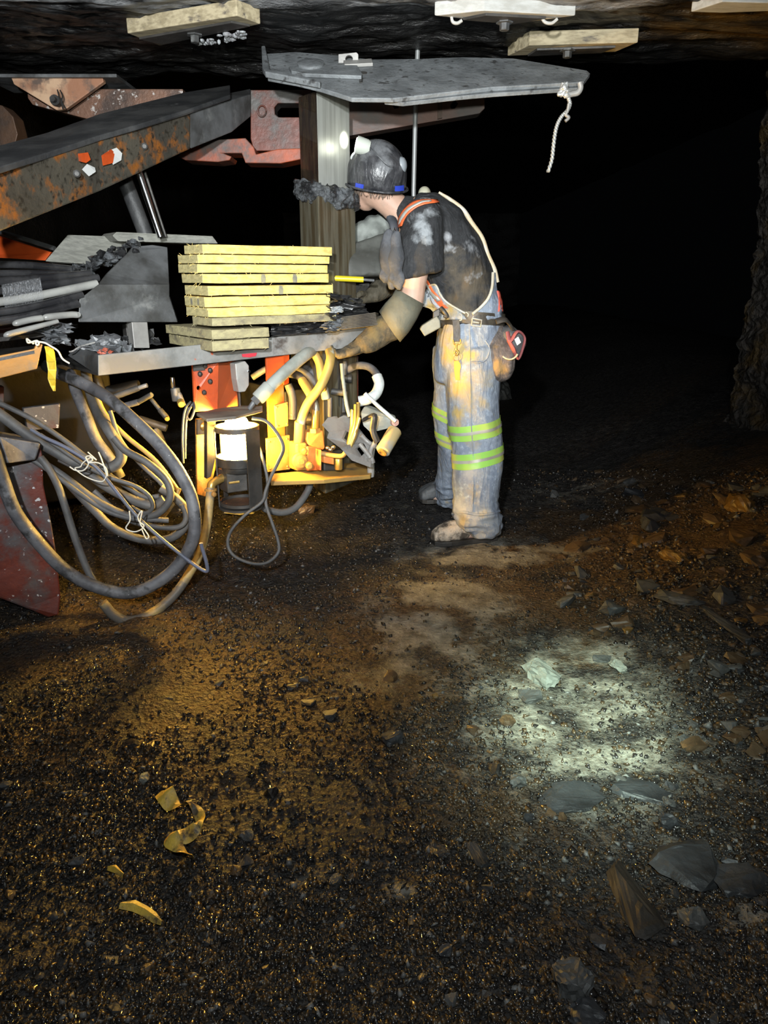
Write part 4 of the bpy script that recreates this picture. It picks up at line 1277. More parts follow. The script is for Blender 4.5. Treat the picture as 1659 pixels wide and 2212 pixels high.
tube_thing('resin_cartridge', [(-60, 682, 2.49), (60, 665, 2.6), (178, 637, 2.74)], .0135, resinblack, 'black tube with a bright edge right below the long pale tube', 'resin tube', RG)
tube_thing('resin_cartridge', [(-60, 702, 2.47), (60, 684, 2.58), (168, 655, 2.71)], .0145, resinblack, 'lowest black tube of the bundle, its end against the rack', 'resin tube', RG)
tube_thing('resin_cartridge', [(94, 689, 2.6), (102, 685, 2.6), (150, 680, 2.67), (166, 680, 2.69), (168, 679, 2.69)], [.006, .0115, .0115, .0115, .010], resingrey, 'short pale grey sausage with its end against the steel rack', 'resin tube', RG)
tube_thing('resin_cartridge', [(30, 702, 2.52), (36, 698, 2.52), (70, 690, 2.56), (90, 687, 2.585), (95, 685, 2.59)], [.005, .0105, .0105, .0105, .006], resingrey, 'short pale grey sausage left of the one touching the rack', 'resin tube', RG)
tube_thing('resin_cartridge', [(10, 727, 2.47), (18, 722, 2.47), (60, 711, 2.52), (125, 694, 2.6)], [.005, .0095, .0095, .007], resingrey, 'slim grey sausage lying lowest over the orange channel', 'resin tube', RG)
film = bpy.data.materials.new('clear packing film')
film.use_nodes = True
nt = film.node_tree
b = nt.nodes['Principled BSDF']
b.inputs['Base Color'].default_value = (.7, .72, .75, 1)
b.inputs['Roughness'].default_value = .2
tx = nt.nodes.new('ShaderNodeTexNoise')
tcx = nt.nodes.new('ShaderNodeTexCoord')
mpx = nt.nodes.new('ShaderNodeMapping')
mpx.inputs['Scale'].default_value = (60, 60, 5)
nt.links.new(tcx.outputs['Object'], mpx.inputs[0])
nt.links.new(mpx.outputs[0], tx.inputs['Vector'])
rx = nt.nodes.new('ShaderNodeMapRange')
rx.inputs['From Min'].default_value = .5
rx.inputs['From Max'].default_value = .75
rx.inputs['To Min'].default_value = .06
rx.inputs['To Max'].default_value = .4
nt.links.new(tx.outputs['Fac'], rx.inputs['Value'])
nt.links.new(rx.outputs[0], b.inputs['Alpha'])
outline = []
for px, dd in ((8, 0), (30, .02), (60, .05), (92, .085)):
    r = []
    for j in range(16):
        t = 2 * math.pi * j / 16
        r.append(at(px + 5 * math.sin(t), 650 - px * .19 + 34 * math.sin(t), 2.60 + dd - .035 * math.cos(t) + .03 * math.sin(t)))
    outline.append(r)
o = MB().loft(outline, cap=False).build('packing_film', film, smooth=60)
tag(o, 'band of clear streaky film wrapped round the bundle of black tubes', 'film')

# crumpled plastic
def crumple(name, pts, mat, label, cat, amp=.012, thick=.0015, seed=1, sub=14):
    """a sheet over four corner pixels (px,py,depth), creased"""
    a, b, c, d = [at(*q) for q in pts]
    vs, fs = [], []
    n = sub
    nn = (b - a).cross(d - a).normalized()
    for j in range(n + 1):
        for i in range(n + 1):
            s, t = i / n, j / n
            p = a * (1 - s) * (1 - t) + b * s * (1 - t) + c * s * t + d * (1 - s) * t
            q = V((s * 3.1 + seed * 3.7, t * 3.1, seed))
            h = abs(noise.noise(q)) * 2 - .5 + .8 * abs(noise.noise(q * 2.6 + V((9, 0, 0))))
            e = V((noise.noise(q * 2 + V((4, 4, 0))), noise.noise(q * 2 + V((0, 4, 7))), 0)) * amp * 1.2
            vs.append(p + nn * h * amp + e)
    for j in range(n):
        for i in range(n):
            k = j * (n + 1) + i
            fs.append((k, k + 1, k + n + 2, k + n + 1))
    m = len(vs)
    mb = MB().add(vs, fs)
    o = mb.build(name, mat)
    s = o.modifiers.new('solid', 'SOLIDIFY')
    s.thickness = thick
    return tag(o, label, cat)


crumple('plastic_film', [(92, 712, 2.62), (150, 695, 2.7), (150, 744, 2.7), (100, 742, 2.64)], greyplastic, 'crumpled clear grey plastic film above the yellow flagging tape', 'plastic', .035, seed=2)
crumple('plastic_film', [(150, 740, 2.76), (232, 722, 2.86), (292, 748, 2.84), (220, 762, 2.66)], greyplastic, 'crumpled grey film littering the near corner of the tray', 'plastic', .03, seed=3, sub=18)
crumple('plastic_film', [(230, 730, 2.9), (330, 715, 3.0), (345, 745, 2.95), (270, 752, 2.85)], blackplastic, 'dark crumpled film beneath the rack legs on the tray', 'plastic', .025, seed=4)
crumple('red_wrapper', [(208, 764, 2.66), (228, 752, 2.72), (243, 757, 2.74), (238, 766, 2.68)], M('pale red wrapper', (.5, .13, .08), .6), 'scrap of red wrapper in the near corner of the tray', 'wrapper', .015, seed=5)
crumple('black_sheet', [(712, 632, 2.98), (775, 645, 3.15), (800, 690, 3.15), (700, 690, 2.98)], blackplastic, 'shiny black plastic sheet draped behind the thin steel plates', 'plastic', .05, seed=6)
crumple('black_sheet', [(585, 700, 2.93), (700, 690, 3.05), (735, 715, 3.08), (585, 728, 2.92)], blackplastic, 'black sheet lying on the tray below the overhanging yellow boards', 'plastic', .02, seed=7)
crumple('plastic_film', [(700, 700, 2.99), (735, 668, 3.03), (748, 710, 3.06), (705, 716, 3.0)], greyplastic, 'torn grey film twisted around the end of the thin steel plates', 'plastic', .03, seed=8)
crumple('white_scrap', [(716, 663, 2.97), (738, 662, 2.98), (742, 674, 2.98), (716, 676, 2.97)], M('grey white scrap', (.45, .47, .48), .5), 'small pale scrap poking out at the right end of the board stack', 'scrap', .012, seed=9)
o = MB().tube([at(150, 760, 2.7), at(158, 758, 2.7), at(175, 748, 2.72), (at(205, 740, 2.75))], .003, 6).build('loose_wire', palemetal, smooth=60)
tag(o, 'thin grey wire curling out of the tray corner', 'wire')

# thin steel bearing plates
for k in range(9):
    y0 = 684 + 3.1 * k
    y1 = 673.5 + 3.15 * k
    a, b, c = at(738 - k * .5, y0 + 3, 3.02), at(811 + k * .6, y1 + 3.5, 3.10), at(818 + k * .2, y1 + 5, 3.2)
    h = (at(811, y1, 3.10) - at(811, y1 + 2.35, 3.10))
    o = MB().prism([a, b, c, a + (c - b)], h).build('bearing_plate', platesteel, bevel=.0008)
    words_ = ['topmost', 'second', 'third', 'fourth', 'middle', 'sixth', 'seventh', 'eighth', 'lowest']
    tag(o, words_[k] + (' thin steel plate counted down the stack at the tray end' if k else ' thin steel plate of the stack at the tray end'), 'steel plate', 'thin steel plates at the tray end')

# yellow handled bar behind the stack
o = thing('yellow_bar', 'yellow bar with steel ends lying behind the right end of the board stack', 'tool', at(760, 604, 3.28))
MB().tube([at(722, 601, 3.27), at(785, 604, 3.28)], .012, 12, spline=False).build('handle', M('yellow enamel', (.62, .52, .02), .35), o, smooth=50)
MB().tube([at(690, 599, 3.26), at(724, 601, 3.27)], .008, 10, spline=False).build('shaft', chrome, o, smooth=50)
MB().tube([at(783, 604, 3.28), at(808, 606, 3.29)], .006, 10, spline=False).build('tip', steel, o, smooth=50)

# pale dust bag in front of the miner
mb = MB()
for q, r in (((782, 505, 3.56), (.05, .05, .055)), ((805, 490, 3.58), (.05, .06, .05)), ((830, 485, 3.6), (.05, .06, .055)), ((785, 495, 3.58), (.035, .05, .04)), ((812, 505, 3.56), (.05, .06, .05)), ((840, 500, 3.6), (.04, .05, .06)), ((806, 474, 3.6), (.03, .03, .018)), ((828, 476, 3.6), (.03, .03, .02))):
    mb.ball(at(*q), *r)
mb.fuse(.01, 3).wrinkle(.012, lambda p: abs(noise.noise(p * 17)) * 2 - .4)
tag(mb.build('dust_bag', bagpale, smooth=50), 'pale crumpled bag on the dark rubber sheet between the post and the miner', 'bag')

# yellow flagging tape and its tie wire
mb = MB()
ctr = [(104, 748, 2.5, 8), (108, 762, 2.49, 9), (110, 780, 2.49, 9.5), (112, 800, 2.49, 8.5), (111, 818, 2.49, 8), (114, 834, 2.49, 5), (117, 845, 2.49, 2)]
rings = []
for i, (px, py, d, w) in enumerate(ctr):
    k = (-1) ** i * .008
    a, b = at(px - w, py, d), at(px + w, py, d - k)
    rings.append([a, b, b + V((.001, .002, 0)), a + V((.001, .002, 0))])
o = mb.loft(rings).build('flagging_tape', yellowtape)
tag(o, 'yellow flagging tape hanging with a pointed end beside the orange channel', 'tape')
o = MB().tube([at(*q) for q in ((72, 742, 2.44), (64, 736, 2.45), (58, 732, 2.45), (60, 740, 2.44), (68, 739, 2.44), (80, 736, 2.44), (84, 742, 2.44), (80, 746, 2.44), (78, 739, 2.44), (95, 740, 2.44), (110, 748, 2.44), (125, 758, 2.44), (135, 775, 2.44), (150, 785, 2.45))], .0032, 8).build('tie_wire', whitewire, smooth=60)
tag(o, 'white tie wire knotted on the orange channel with a long free end', 'wire')

# big hose loop hanging from the machine
bh = [(100, 790, 2.85), (124, 806, 2.78), (174, 826, 2.70), (231, 858, 2.62), (289, 907, 2.55), (347, 965, 2.50), (391, 1026, 2.46), (417, 1089, 2.43), (418, 1160, 2.41), (385, 1220, 2.40), (333, 1262, 2.38), (275, 1281, 2.36), (203, 1266, 2.34), (139, 1230, 2.32), (81, 1170, 2.30), (32, 1104, 2.28), (4, 1031, 2.27), (-20, 960, 2.27), (-60, 880, 2.3)]
o = MB().tube([at(*q) for q in bh], .0215, 18, 7).build('trailing_hose', rubber, smooth=60)
tag(o, 'thickest dusty black hose, hanging from the tray in one wide loop', 'hose')

# tied coil of smaller cables
coil = thing('cable_coil', 'coil of grey cables tied with cream wire, hanging inside the wide black hose loop', 'cables', at(250, 1130, 2.55))


def Z(x, y, d):
    return at(x / 3.456, 800 + y / 3.456, d)


def strand(name, pts, r, mat, d0, d1=None, label=None, n=12):
    d1 = d0 if d1 is None else d1
    m = len(pts) - 1
    o = MB().tube([Z(q[0], q[1], q[2] if len(q) > 2 else d0 + (d1 - d0) * i / m) for i, q in enumerate(pts)], r, n, 6).build(name, mat, coil, smooth=60)
    if label: o['label'] = label
    return o


strand('cable', [(-200, 200), (0, 330), (150, 440), (350, 570), (550, 680), (700, 735), (830, 725), (905, 660), (880, 560), (800, 430), (740, 330, 2.66), (690, 210, 2.74), (655, 90, 2.82), (640, 0, 2.88)], .0195, cable, 2.48, 2.62, 'thick cable with a tight bend')
strand('cable', [(-200, 160), (50, 270), (250, 370), (450, 500), (620, 630), (800, 770), (950, 870), (1080, 945), (1190, 940)], .0095, cable, 2.56, 2.58)
strand('cable', [(150, 620), (330, 700), (500, 810), (700, 960), (900, 1065), (1050, 1100), (1190, 1060), (1270, 950), (1240, 820), (1100, 690), (940, 600), (850, 500)], .0135, cable, 2.46, 2.52)
strand('cable', [(200, 640), (400, 770), (600, 920), (800, 1050), (1000, 1110), (1150, 1115), (1260, 1120)], .0095, cable, 2.44, 2.5)
strand('cable', [(450, 650), (600, 730), (800, 870), (1000, 970), (1150, 1010), (1230, 960)], .018, cable, 2.53, 2.55)
strand('cable', [(500, 830), (700, 1040), (850, 1180), (1050, 1260), (1250, 1260), (1370, 1180), (1395, 1060), (1320, 960), (1200, 880)], .0155, cable, 2.55, 2.58)
strand('cable', [(700, 900), (930, 1100), (1150, 1165), (1330, 1170), (1390, 1100), (1360, 1000)], .010, cable, 2.52, 2.55)
strand('cable', [(300, 480), (620, 700), (820, 800), (1000, 860), (1110, 935), (1140, 1020), (1080, 1065), (980, 1020)], .0075, cable, 2.45, 2.5)
strand('cable', [(530, 20, 2.9), (560, 140, 2.8), (640, 330), (720, 520), (810, 640), (900, 800)], .020, rubber, 2.72, 2.74, 'dark cable at the back')
strand('cable', [(700, 120), (760, 280), (830, 380), (950, 500), (1100, 620), (1200, 720), (1330, 900)], .0085, goldhose, 2.66, 2.62, 'thin ochre cable')
strand('cable', [(820, 300), (900, 520), (1050, 700), (1190, 830), (1240, 900)], .008, cable, 2.6, 2.6)
strand('cable', [(230, 440), (330, 500), (480, 570), (640, 665), (740, 745), (850, 880), (1000, 1065), (1150, 1210), (1350, 1375), (1470, 1465), (1545, 1500), (1540, 1430), (1510, 1330), (1500, 1290)], .0065, bluecable, 2.40, 2.37, 'slate blue cable reaching past the loop')
strand('cable', [(300, 650), (370, 740), (440, 880), (490, 1030), (560, 1250), (640, 1460), (700, 1580)], .013, cable, 2.44, 2.42, 'cable hanging straight down beside the bumper')
strand('cable', [(1340, 880), (1290, 990), (1230, 1080), (1190, 1130)], .008, goldhose, 2.6, 2.55, 'short ochre end')
strand('tie_wire', [(520, 720), (560, 745), (620, 748), (660, 700), (640, 650), (670, 640), (690, 670), (660, 690), (730, 690), (790, 730), (800, 790), (760, 670), (735, 610)], .0023, whitewire, 2.385, n=8)
strand('tie_wire', [(655, 610), (720, 670), (680, 650), (620, 690), (600, 720), (560, 735), (650, 800), (760, 830), (800, 780)], .002, whitewire, 2.385, n=8)
strand('tie_wire', [(965, 1050), (970, 1120), (940, 1180), (1000, 1205), (1050, 1190), (1075, 1160), (1040, 1130), (1030, 1090), (1060, 1050), (1045, 1140), (1080, 1190), (1110, 1240), (1090, 1255), (1060, 1190)], .0023, whitewire, 2.35, n=8)

# twisted silver wire hanging from the canopy hook
w = thing('hanging_wire', 'silver twisted wire hanging from the tip of the canopy plate', 'wire', at(1190, 365, 3.08))
main = [(1219, 190), (1224, 200), (1228, 212), (1231, 225), (1226, 238), (1216, 248), (1208, 260), (1202, 275), (1198, 295), (1195, 320), (1192, 345), (1184, 371)]
cl = crom([at(x, y, 3.08) for x, y in main], 10)
for ph in (0, math.pi):
    pts = []
    for i, p in enumerate(cl):
        t = i * .95 + ph
        pts.append(p + V((math.cos(t), math.sin(t), 0)) * .0042)
    MB().tube(pts, .0042, 7, spline=False).build('strand', silverwire, w, smooth=60)
MB().tube([at(1229, 224, 3.075), at(1226, 240, 3.075), at(1222, 248, 3.075), at(1229, 254, 3.075), at(1221, 262, 3.075)], .006, 7).build('tail', palemetal, w, smooth=60)
mb = MB()
for q, r in (((1219, 186), .017), ((1222, 196), .014), ((1212, 203), .014), ((1224, 206), .012), ((1216, 193), .013)):
    mb.ball(at(*q, 3.075), r, r, r * .9, n=9)
mb.fuse(.004, 1).wrinkle(.006, lambda p: noise.noise(p * 90))
mb.build('foil_knot', silverwire, w)

# drill steel standing behind the miner, up to the roof
o = MB().tube([at(892, 560, 3.6), at(893.5, 410, 3.6), at(898, 216, 3.6), at(903, 92, 3.6)], .0105, 12, spline=False).build('drill_steel', M('grey drill steel', (.30, .31, .31), .5, .5), smooth=50)
tag(o, 'slim grey drill steel running from the roof down behind the miner', 'rod')

# --- boards bolted to the roof
def roofboard(corners, mat, label, zb, th, plate=None, bolt_px=None, crumb=False, name='roof_board'):
    b = [at_z(x, y, zb) for x, y in corners]
    c = sum(b, V()) / len(b)
    t = thing(name, label, 'roof board', V((c.x, c.y, zb)), 'boards bolted to the roof')
    MB().prism(b, (0, 0, th)).build('plank', mat, t, bevel=.003)
    if plate:
        q = [at_z(x, y, zb - .001) for x, y in plate]
        MB().prism(q, (0, 0, -.008)).build('bearing_plate', darksteel, t, bevel=.001)
    if bolt_px:
        p = at_z(*bolt_px, zb - .008)
        MB().lathe(p, (0, 0, -1), [(.030, 0), (.030, .005), (.017, .006), (.017, .026), (.015, .028)], 6).build('bolt_head', steel, t)
    if crumb:
        rr = random.Random(3)
        k = MB()
        for i in range(36):
            s = rr.random()
            k.ball(at_z(432 + 100 * s + rr.uniform(-6, 6), 94 - 20 * s + rr.uniform(-9, 6), zb - .012), rr.uniform(.006, .016), rr.uniform(.006, .014), rr.uniform(.004, .010), n=6)
        o = k.build('loose_rock', M('crushed pale rock', (.33, .35, .36), .6, c2=(.2, .2, .21), scale=40), t)
        o['kind'] = 'stuff'
    return t


roofboard([(275, 72), (512, 34), (563, 52), (345, 99)], roofwood, 'pale board bolted to the roof above the left boom, with crushed rock at its far edge', 2.045, .05, [(300, 80), (500, 44), (540, 52), (350, 92)], (420, 74), True)
roofboard([(938, 34), (1046, 23), (1243, 34), (1110, 52)], paleroofwood, 'bleached white board bolted to the roof at the top edge of the view', 2.05, .05, [(1000, 38), (1050, 28), (1180, 35), (1110, 47)], (1090, 47))
roofboard([(1143, 98), (1378, 92), (1330, 112), (1096, 121)], roofwood, 'brownish board bolted to the roof above the tip of the canopy plate', 2.045, .05, [(1160, 104), (1330, 98), (1300, 110), (1140, 117)], (1226, 108))
roofboard([(1492, 26), (1560, 4), (1720, 8), (1720, 22), (1560, 28)], paleroofwood, 'pale splintered slab of board on the roof near the coal rib', 2.06, .04)
for c_, pts in (('hanging fringe at the left end of the bleached roof board', [(975, 34), (978, 47), (988, 50), (998, 44)]), ('hanging fringe under the right end of the bleached roof board', [(1170, 38), (1178, 48), (1192, 50), (1204, 41)])):
    o = MB().tube([at(x, y, 3.02) for x, y in pts], .0055, 7).build('hanging_strip', paleroofwood, smooth=50)
    tag(o, c_, 'strip')

# --- torn ribbon on the floor
rib_px = [(352, 1742, 14), (362, 1752, 16), (375, 1762, 15), (392, 1768, 9), (412, 1766, 9), (428, 1776, 9), (436, 1792, 9), (432, 1810, 9), (425, 1822, 10), (402, 1826, 13), (378, 1832, 14), (372, 1842, 14), (388, 1858, 11), (404, 1872, 8), (420, 1888, 3)]
rings = []
prev = None
for i, (px, py, w) in enumerate(rib_px):
    p = floor_at(px, py)
    p.z = max(floor_pt(p.x + a_, p.y + b_)[2] for a_ in (-.03, 0, .03) for b_ in (-.03, 0, .03))
    n = floor_at(rib_px[min(i + 1, len(rib_px) - 1)][0], rib_px[min(i + 1, len(rib_px) - 1)][1])
    q = floor_at(rib_px[max(i - 1, 0)][0], rib_px[max(i - 1, 0)][1])
    t = (n - q)
    t.z = 0
    t.normalize()
    s = V((-t.y, t.x, 0))
    wm = w * (p - CAM).length / FPX
    lift = .030 + .008 * math.sin(i * 1.9)
    tw = .012 * math.sin(i * 1.3)
    a, b = p + s * wm + UP * (lift + tw), p - s * wm + UP * (lift - tw)
    rings.append([a, (a + b) / 2 + UP * .006, b, (a + b) / 2 + UP * .003])
mb = MB()
n = len(rings)
sm_r = []
for j in range(4):
    sm_r.append(crom([r[j] for r in rings], 4))
mb.loft([[sm_r[j][i] for j in range(4)] for i in range(len(sm_r[0]))])
o = mb.build('torn_ribbon', M('muddy yellow ribbon', (.80, .55, .09), .35, c2=(.5, .34, .09), scale=25, c3=(.10, .08, .05), s3=22, lo3=.55, hi3=.62, bump=.4, bscale=60), smooth=40)
tag(o, 'muddy yellow torn ribbon lying in an S bend on the coal floor', 'ribbon')
for k, (pts, lab) in enumerate((([(262, 1970, 8), (290, 1972, 10), (315, 1980, 12), (335, 1995, 9), (350, 2004, 4)], 'second scrap of muddy yellow ribbon, half buried below the S shaped one'), ([(235, 1886, 5), (250, 1892, 6), (268, 1902, 4)], 'small scrap of muddy yellow ribbon left of the S shaped one'), ([(485, 1113, 3), (520, 1116, 5), (550, 1114, 3)], 'pale splinter lying on the floor below the amber lamp'))):
    rings = []
    for i, (px, py, w) in enumerate(pts):
        p = floor_at(px, py)
        p.z = max(floor_pt(p.x + a_, p.y + b_)[2] for a_ in (-.02, 0, .02) for b_ in (-.02, 0, .02))
        wm = w * (p - CAM).length / FPX * .8
        a, b = p + V((.2, 1, 0)) * wm + UP * (.012 + .008 * (i % 2)), p - V((.2, 1, 0)) * wm + UP * .009
        rings.append([a, (a + b) / 2 + UP * .006, b, (a + b) / 2 + UP * .002])
    o = MB().loft(rings).build('ribbon_scrap' if k < 2 else 'wood_splinter', bpy.data.materials['muddy yellow ribbon'] if k < 2 else greyplank, smooth=40)
    tag(o, lab, 'ribbon' if k < 2 else 'splinter')
# ------------------------------------------------------------------ the miner
from mathutils.bvhtree import BVHTree
MD = 3.38


def m(px, py, dy=0.0):
    return at(px, py, MD + dy)


PX = MD / FPX            # metres per photo pixel at the miner
man = thing('person', 'person in black T-shirt, muddy denim overalls and black hard hat leaning over the tray', 'person', V((.42, 3.34, fz(.42, 3.34))))


def spots(name, base, lst, scale=14, rough=.8, c2=None, bump=.3, bscale=90, nscale=9):
    """cloth with soiled patches: lst = (colour, [(point, radius)...])"""
    mt = bpy.data.materials.new(name)
    mt.use_nodes = True
    nt = mt.node_tree
    N, L = nt.nodes, nt.links
    b = N['Principled BSDF']
    b.inputs['Roughness'].default_value = rough
    tc = N.new('ShaderNodeTexCoord')

    def noi(sc, det=7):
        n = N.new('ShaderNodeTexNoise')
        n.inputs['Scale'].default_value = sc
        n.inputs['Detail'].default_value = det
        n.inputs['Roughness'].default_value = .65
        L.new(tc.outputs['Object'], n.inputs['Vector'])
        return n.outputs['Fac']

    def mix(f, a, z):
        x = N.new('ShaderNodeMix')
        x.data_type = 'RGBA'
        L.new(f, x.inputs[0])
        for i, q in ((6, a), (7, z)):
            if isinstance(q, tuple): x.inputs[i].default_value = (*q, 1)
            else: L.new(q, x.inputs[i])
        return x.outputs[2]

    def mr(f, a, z):
        r = N.new('ShaderNodeMapRange')
        r.inputs['From Min'].default_value = a
        r.inputs['From Max'].default_value = z
        L.new(f, r.inputs['Value'])
        return r.outputs[0]
    col = base
    if c2:
        col = mix(mr(noi(scale), .4, .62), base, c2)
        col = mix(mr(noi(scale * 5), .5, .75), col, tuple(q * 1.5 for q in c2))
    nf = noi(nscale)
    for c, ps in lst:
        acc = None
        for p, r in ps:
            p = V(p) - ORG[man.name]
            d = N.new('ShaderNodeVectorMath')
            d.operation = 'DISTANCE'
            L.new(tc.outputs['Object'], d.inputs[0])
            d.inputs[1].default_value = p
            f = N.new('ShaderNodeMapRange')
            f.inputs['From Min'].default_value = r
            f.inputs['From Max'].default_value = 0
            L.new(d.outputs['Value'], f.inputs['Value'])
            if acc is None: acc = f.outputs[0]
            else:
                mx = N.new('ShaderNodeMath')
                mx.operation = 'MAXIMUM'
                L.new(acc, mx.inputs[0])
                L.new(f.outputs[0], mx.inputs[1])
                acc = mx.outputs[0]
        ad = N.new('ShaderNodeMath')
        ad.operation = 'MULTIPLY_ADD'
        L.new(nf, ad.inputs[0])
        ad.inputs[1].default_value = 3.0
        sub_ = N.new('ShaderNodeMath')
        sub_.operation = 'SUBTRACT'
        L.new(acc, sub_.inputs[0])
        sub_.inputs[1].default_value = 1.5
        L.new(sub_.outputs[0], ad.inputs[2])
        col = mix(mr(ad.outputs[0], .30, .85), col, c)
    if isinstance(col, tuple): b.inputs['Base Color'].default_value = (*col, 1)
    else: L.new(col, b.inputs['Base Color'])
    bp = N.new('ShaderNodeBump')
    bp.inputs['Strength'].default_value = bump
    bp.inputs['Distance'].default_value = .004
    L.new(noi(bscale, 4), bp.inputs['Height'])
    sm_ = N.new('ShaderNodeMapping')
    sm_.inputs['Scale'].default_value = (1, 1, .35)
    L.new(tc.outputs['Object'], sm_.inputs[0])
    fn = N.new('ShaderNodeTexNoise')
    fn.inputs['Scale'].default_value = 16
    fn.inputs['Detail'].default_value = 5
    fn.inputs['Distortion'].default_value = .8
    L.new(sm_.outputs[0], fn.inputs['Vector'])
    b2 = N.new('ShaderNodeBump')
    b2.inputs['Strength'].default_value = .55
    b2.inputs['Distance'].default_value = .03
    L.new(fn.outputs['Fac'], b2.inputs['Height'])
    L.new(bp.outputs[0], b2.inputs['Normal'])
    L.new(b2.outputs[0], b.inputs['Normal'])
    return mt


XA = V((1, 0, 0))
YA = V((0, 1, 0))


def hring(px, py, hw, dep, dy):
    return (m(px, py, dy), XA * (hw * PX), YA * dep)


def wr(sx, sy, sz, seed=0.0, p=1.0):
    """fold pattern stretched along one axis"""
    def f(c):
        q = V((c.x * sx + seed, c.y * sy, c.z * sz))
        return (1 - abs(noise.noise(q)) * 2) * .6 + noise.noise(q * 2.3) * .5
    return f


# --- overalls: hips and two legs grown into one cloth surface
hips = [hring(1015, 664, 60, .150, .02), hring(1017, 690, 64, .165, .02), hring(1012, 730, 69, .175, .02), hring(1007, 780, 70, .17, .03), hring(1007, 820, 66, .15, .04)]
nleg = [hring(1022, 750, 54, .11, -.06), hring(1021, 800, 54, .115, -.07), hring(1020, 850, 55, .112, -.08), hring(1023, 900, 55, .108, -.09), hring(1029, 950, 53, .10, -.10), hring(1031, 1000, 50, .098, -.11), hring(1030, 1050, 49, .10, -.12), hring(1028, 1085, 46, .102, -.12), hring(1028, 1112, 47, .105, -.12), hring(1036, 1132, 42, .10, -.12), hring(1046, 1149, 28, .08, -.11)]
fleg = [hring(976, 750, 40, .11, .13), hring(977, 800, 40, .11, .14), hring(977, 850, 41, .11, .16), hring(975, 890, 41, .105, .18), hring(980, 950, 38, .10, .21), hring(979, 1000, 36, .10, .26), hring(974, 1040, 31, .098, .32), hring(968, 1068, 27, .095, .38), hring(968, 1088, 24, .085, .42)]
mb = MB().ell(hips, 24, 2.3).ell(nleg, 20, 2.2).ell(fleg, 20, 2.2)
mb.fuse(.0085, 7)
f1, f2 = wr(6, 6, 3.5, 1.0), wr(9, 9, 22, 5.0)
zlow = m(1030, 1100, -.1).z
zknee = m(1030, 900).z


def pf(c):
    k = sm((zlow + .12 - c.z) / .14)
    return f1(c) * .8 + f2(c) * (1.1 * k + .12)


mb.wrinkle(.016, pf)
TAN, GOLD, GREY = (.36, .30, .20), (.42, .32, .13), (.36, .37, .38)
denim = spots('muddy blue denim', (.19, .225, .29), [
    (GREY, [(m(1010, 1010, -.2), .14), (m(1000, 1110, -.2), .13), (m(1060, 760, -.15), .09), (m(1040, 1125, -.22), .14)]),
    (TAN, [(m(1000, 850, -.2), .13), (m(990, 930, -.2), .12), (m(1040, 820, -.2), .10), (m(1010, 950, -.22), .09), (m(1022, 1060, -.24), .09), (m(1020, 990, -.24), .05), (m(1045, 870, -.2), .07), (m(1000, 1130, -.22), .06)]),
    (GOLD, [(m(970, 720, -.1), .10), (m(972, 770, -.13), .10), (m(985, 830, -.15), .08), (m(988, 890, -.17), .06), (m(992, 750, -.15), .08), (m(1012, 770, -.17), .06)]),
], c2=(.26, .30, .36), scale=10)
over = part(mb, 'bib_overalls', denim, man, bevel=0, smooth=70)
over_bvh = BVHTree.FromPolygons(mb.v, mb.f)
PV, PF = list(mb.v), list(mb.f)


def bands(name, pred, planes, mats):
    """strips of reflective tape cut from the trouser surface: planes = (z at pixel, tilt)"""
    me = bpy.data.meshes.new('t')
    me.from_pydata([tuple(p) for p in PV], [], PF)
    bm = bmesh.new()
    bm.from_mesh(me)
    bpy.data.meshes.remove(me)
    bmesh.ops.recalc_face_normals(bm, faces=bm.faces)
    nrm_of = {}
    (top_p, top_n), (bot_p, bot_n) = planes
    bmesh.ops.delete(bm, geom=[f for f in bm.faces if not pred(f.calc_center_median())], context='FACES')
    bmesh.ops.bisect_plane(bm, geom=bm.verts[:] + bm.edges[:] + bm.faces[:], plane_co=top_p, plane_no=top_n, clear_outer=True)
    bmesh.ops.bisect_plane(bm, geom=bm.verts[:] + bm.edges[:] + bm.faces[:], plane_co=bot_p, plane_no=bot_n, clear_inner=True)
    bm.normal_update()
    off = mats[1]
    vs = [v.co + v.normal * off for v in bm.verts]
    bm.verts.index_update()
    fs = [tuple(v.index for v in f.verts) for f in bm.faces]
    bm.free()
    r = MB()
    r.v, r.f = vs, fs
    return r


lime = M('lime reflective tape', (.30, .62, .10), .5, .0, c2=(.36, .52, .10), scale=6, c3=(.55, .45, .12), s3=5, lo3=.52, hi3=.62)
silver = M('silver reflective tape', (.45, .45, .42), .4, .2, c2=(.36, .33, .27), scale=8)
for leg, yl, yr, xl, xr, ybl, dyy in (('n', 920, 904, 985, 1078, 32, -.15), ('n', 982, 964, 985, 1080, 32, -.16), ('f', 877, 890, 938, 970, 25, .1), ('f', 934, 947, 942, 980, 26, .12)):
    a, b = m(xl, yl, dyy), m(xr, yr, dyy)
    t = (b - a).normalized()
    nr = V((-t.z, 0, t.x))
    if nr.z < 0: nr = -nr
    nr.normalize()
    hgt = ybl * PX
    ysp = 3.38 + .055

    def pr(c, leg=leg):
        return (c.y < MD + .045) if leg == 'n' else (c.y > MD + .03)
    mk = bands('b', pr, ((a, nr), (a - nr * hgt, nr)), (0, .0035))
    bd = part(mk, 'hi_vis_band', lime, over, bevel=0, smooth=60)
    mk = bands('b', pr, ((a - nr * hgt * .40, nr), (a - nr * hgt * .60, nr)), (0, .0055))
    s = mk.build('silver_stripe', silver, over, smooth=60)
    s.name = 'silver_stripe'

# --- body: one continuous skin from head to feet
SP = [((1014, 690, .02), 56, .14), ((1008, 650, .02), 52, .135), ((990, 600, .02), 56, .145), ((965, 545, .02), 58, .155), ((935, 495, .02), 54, .165), ((905, 462, .02), 38, .12), ((882, 448, .015), 26, .065)]


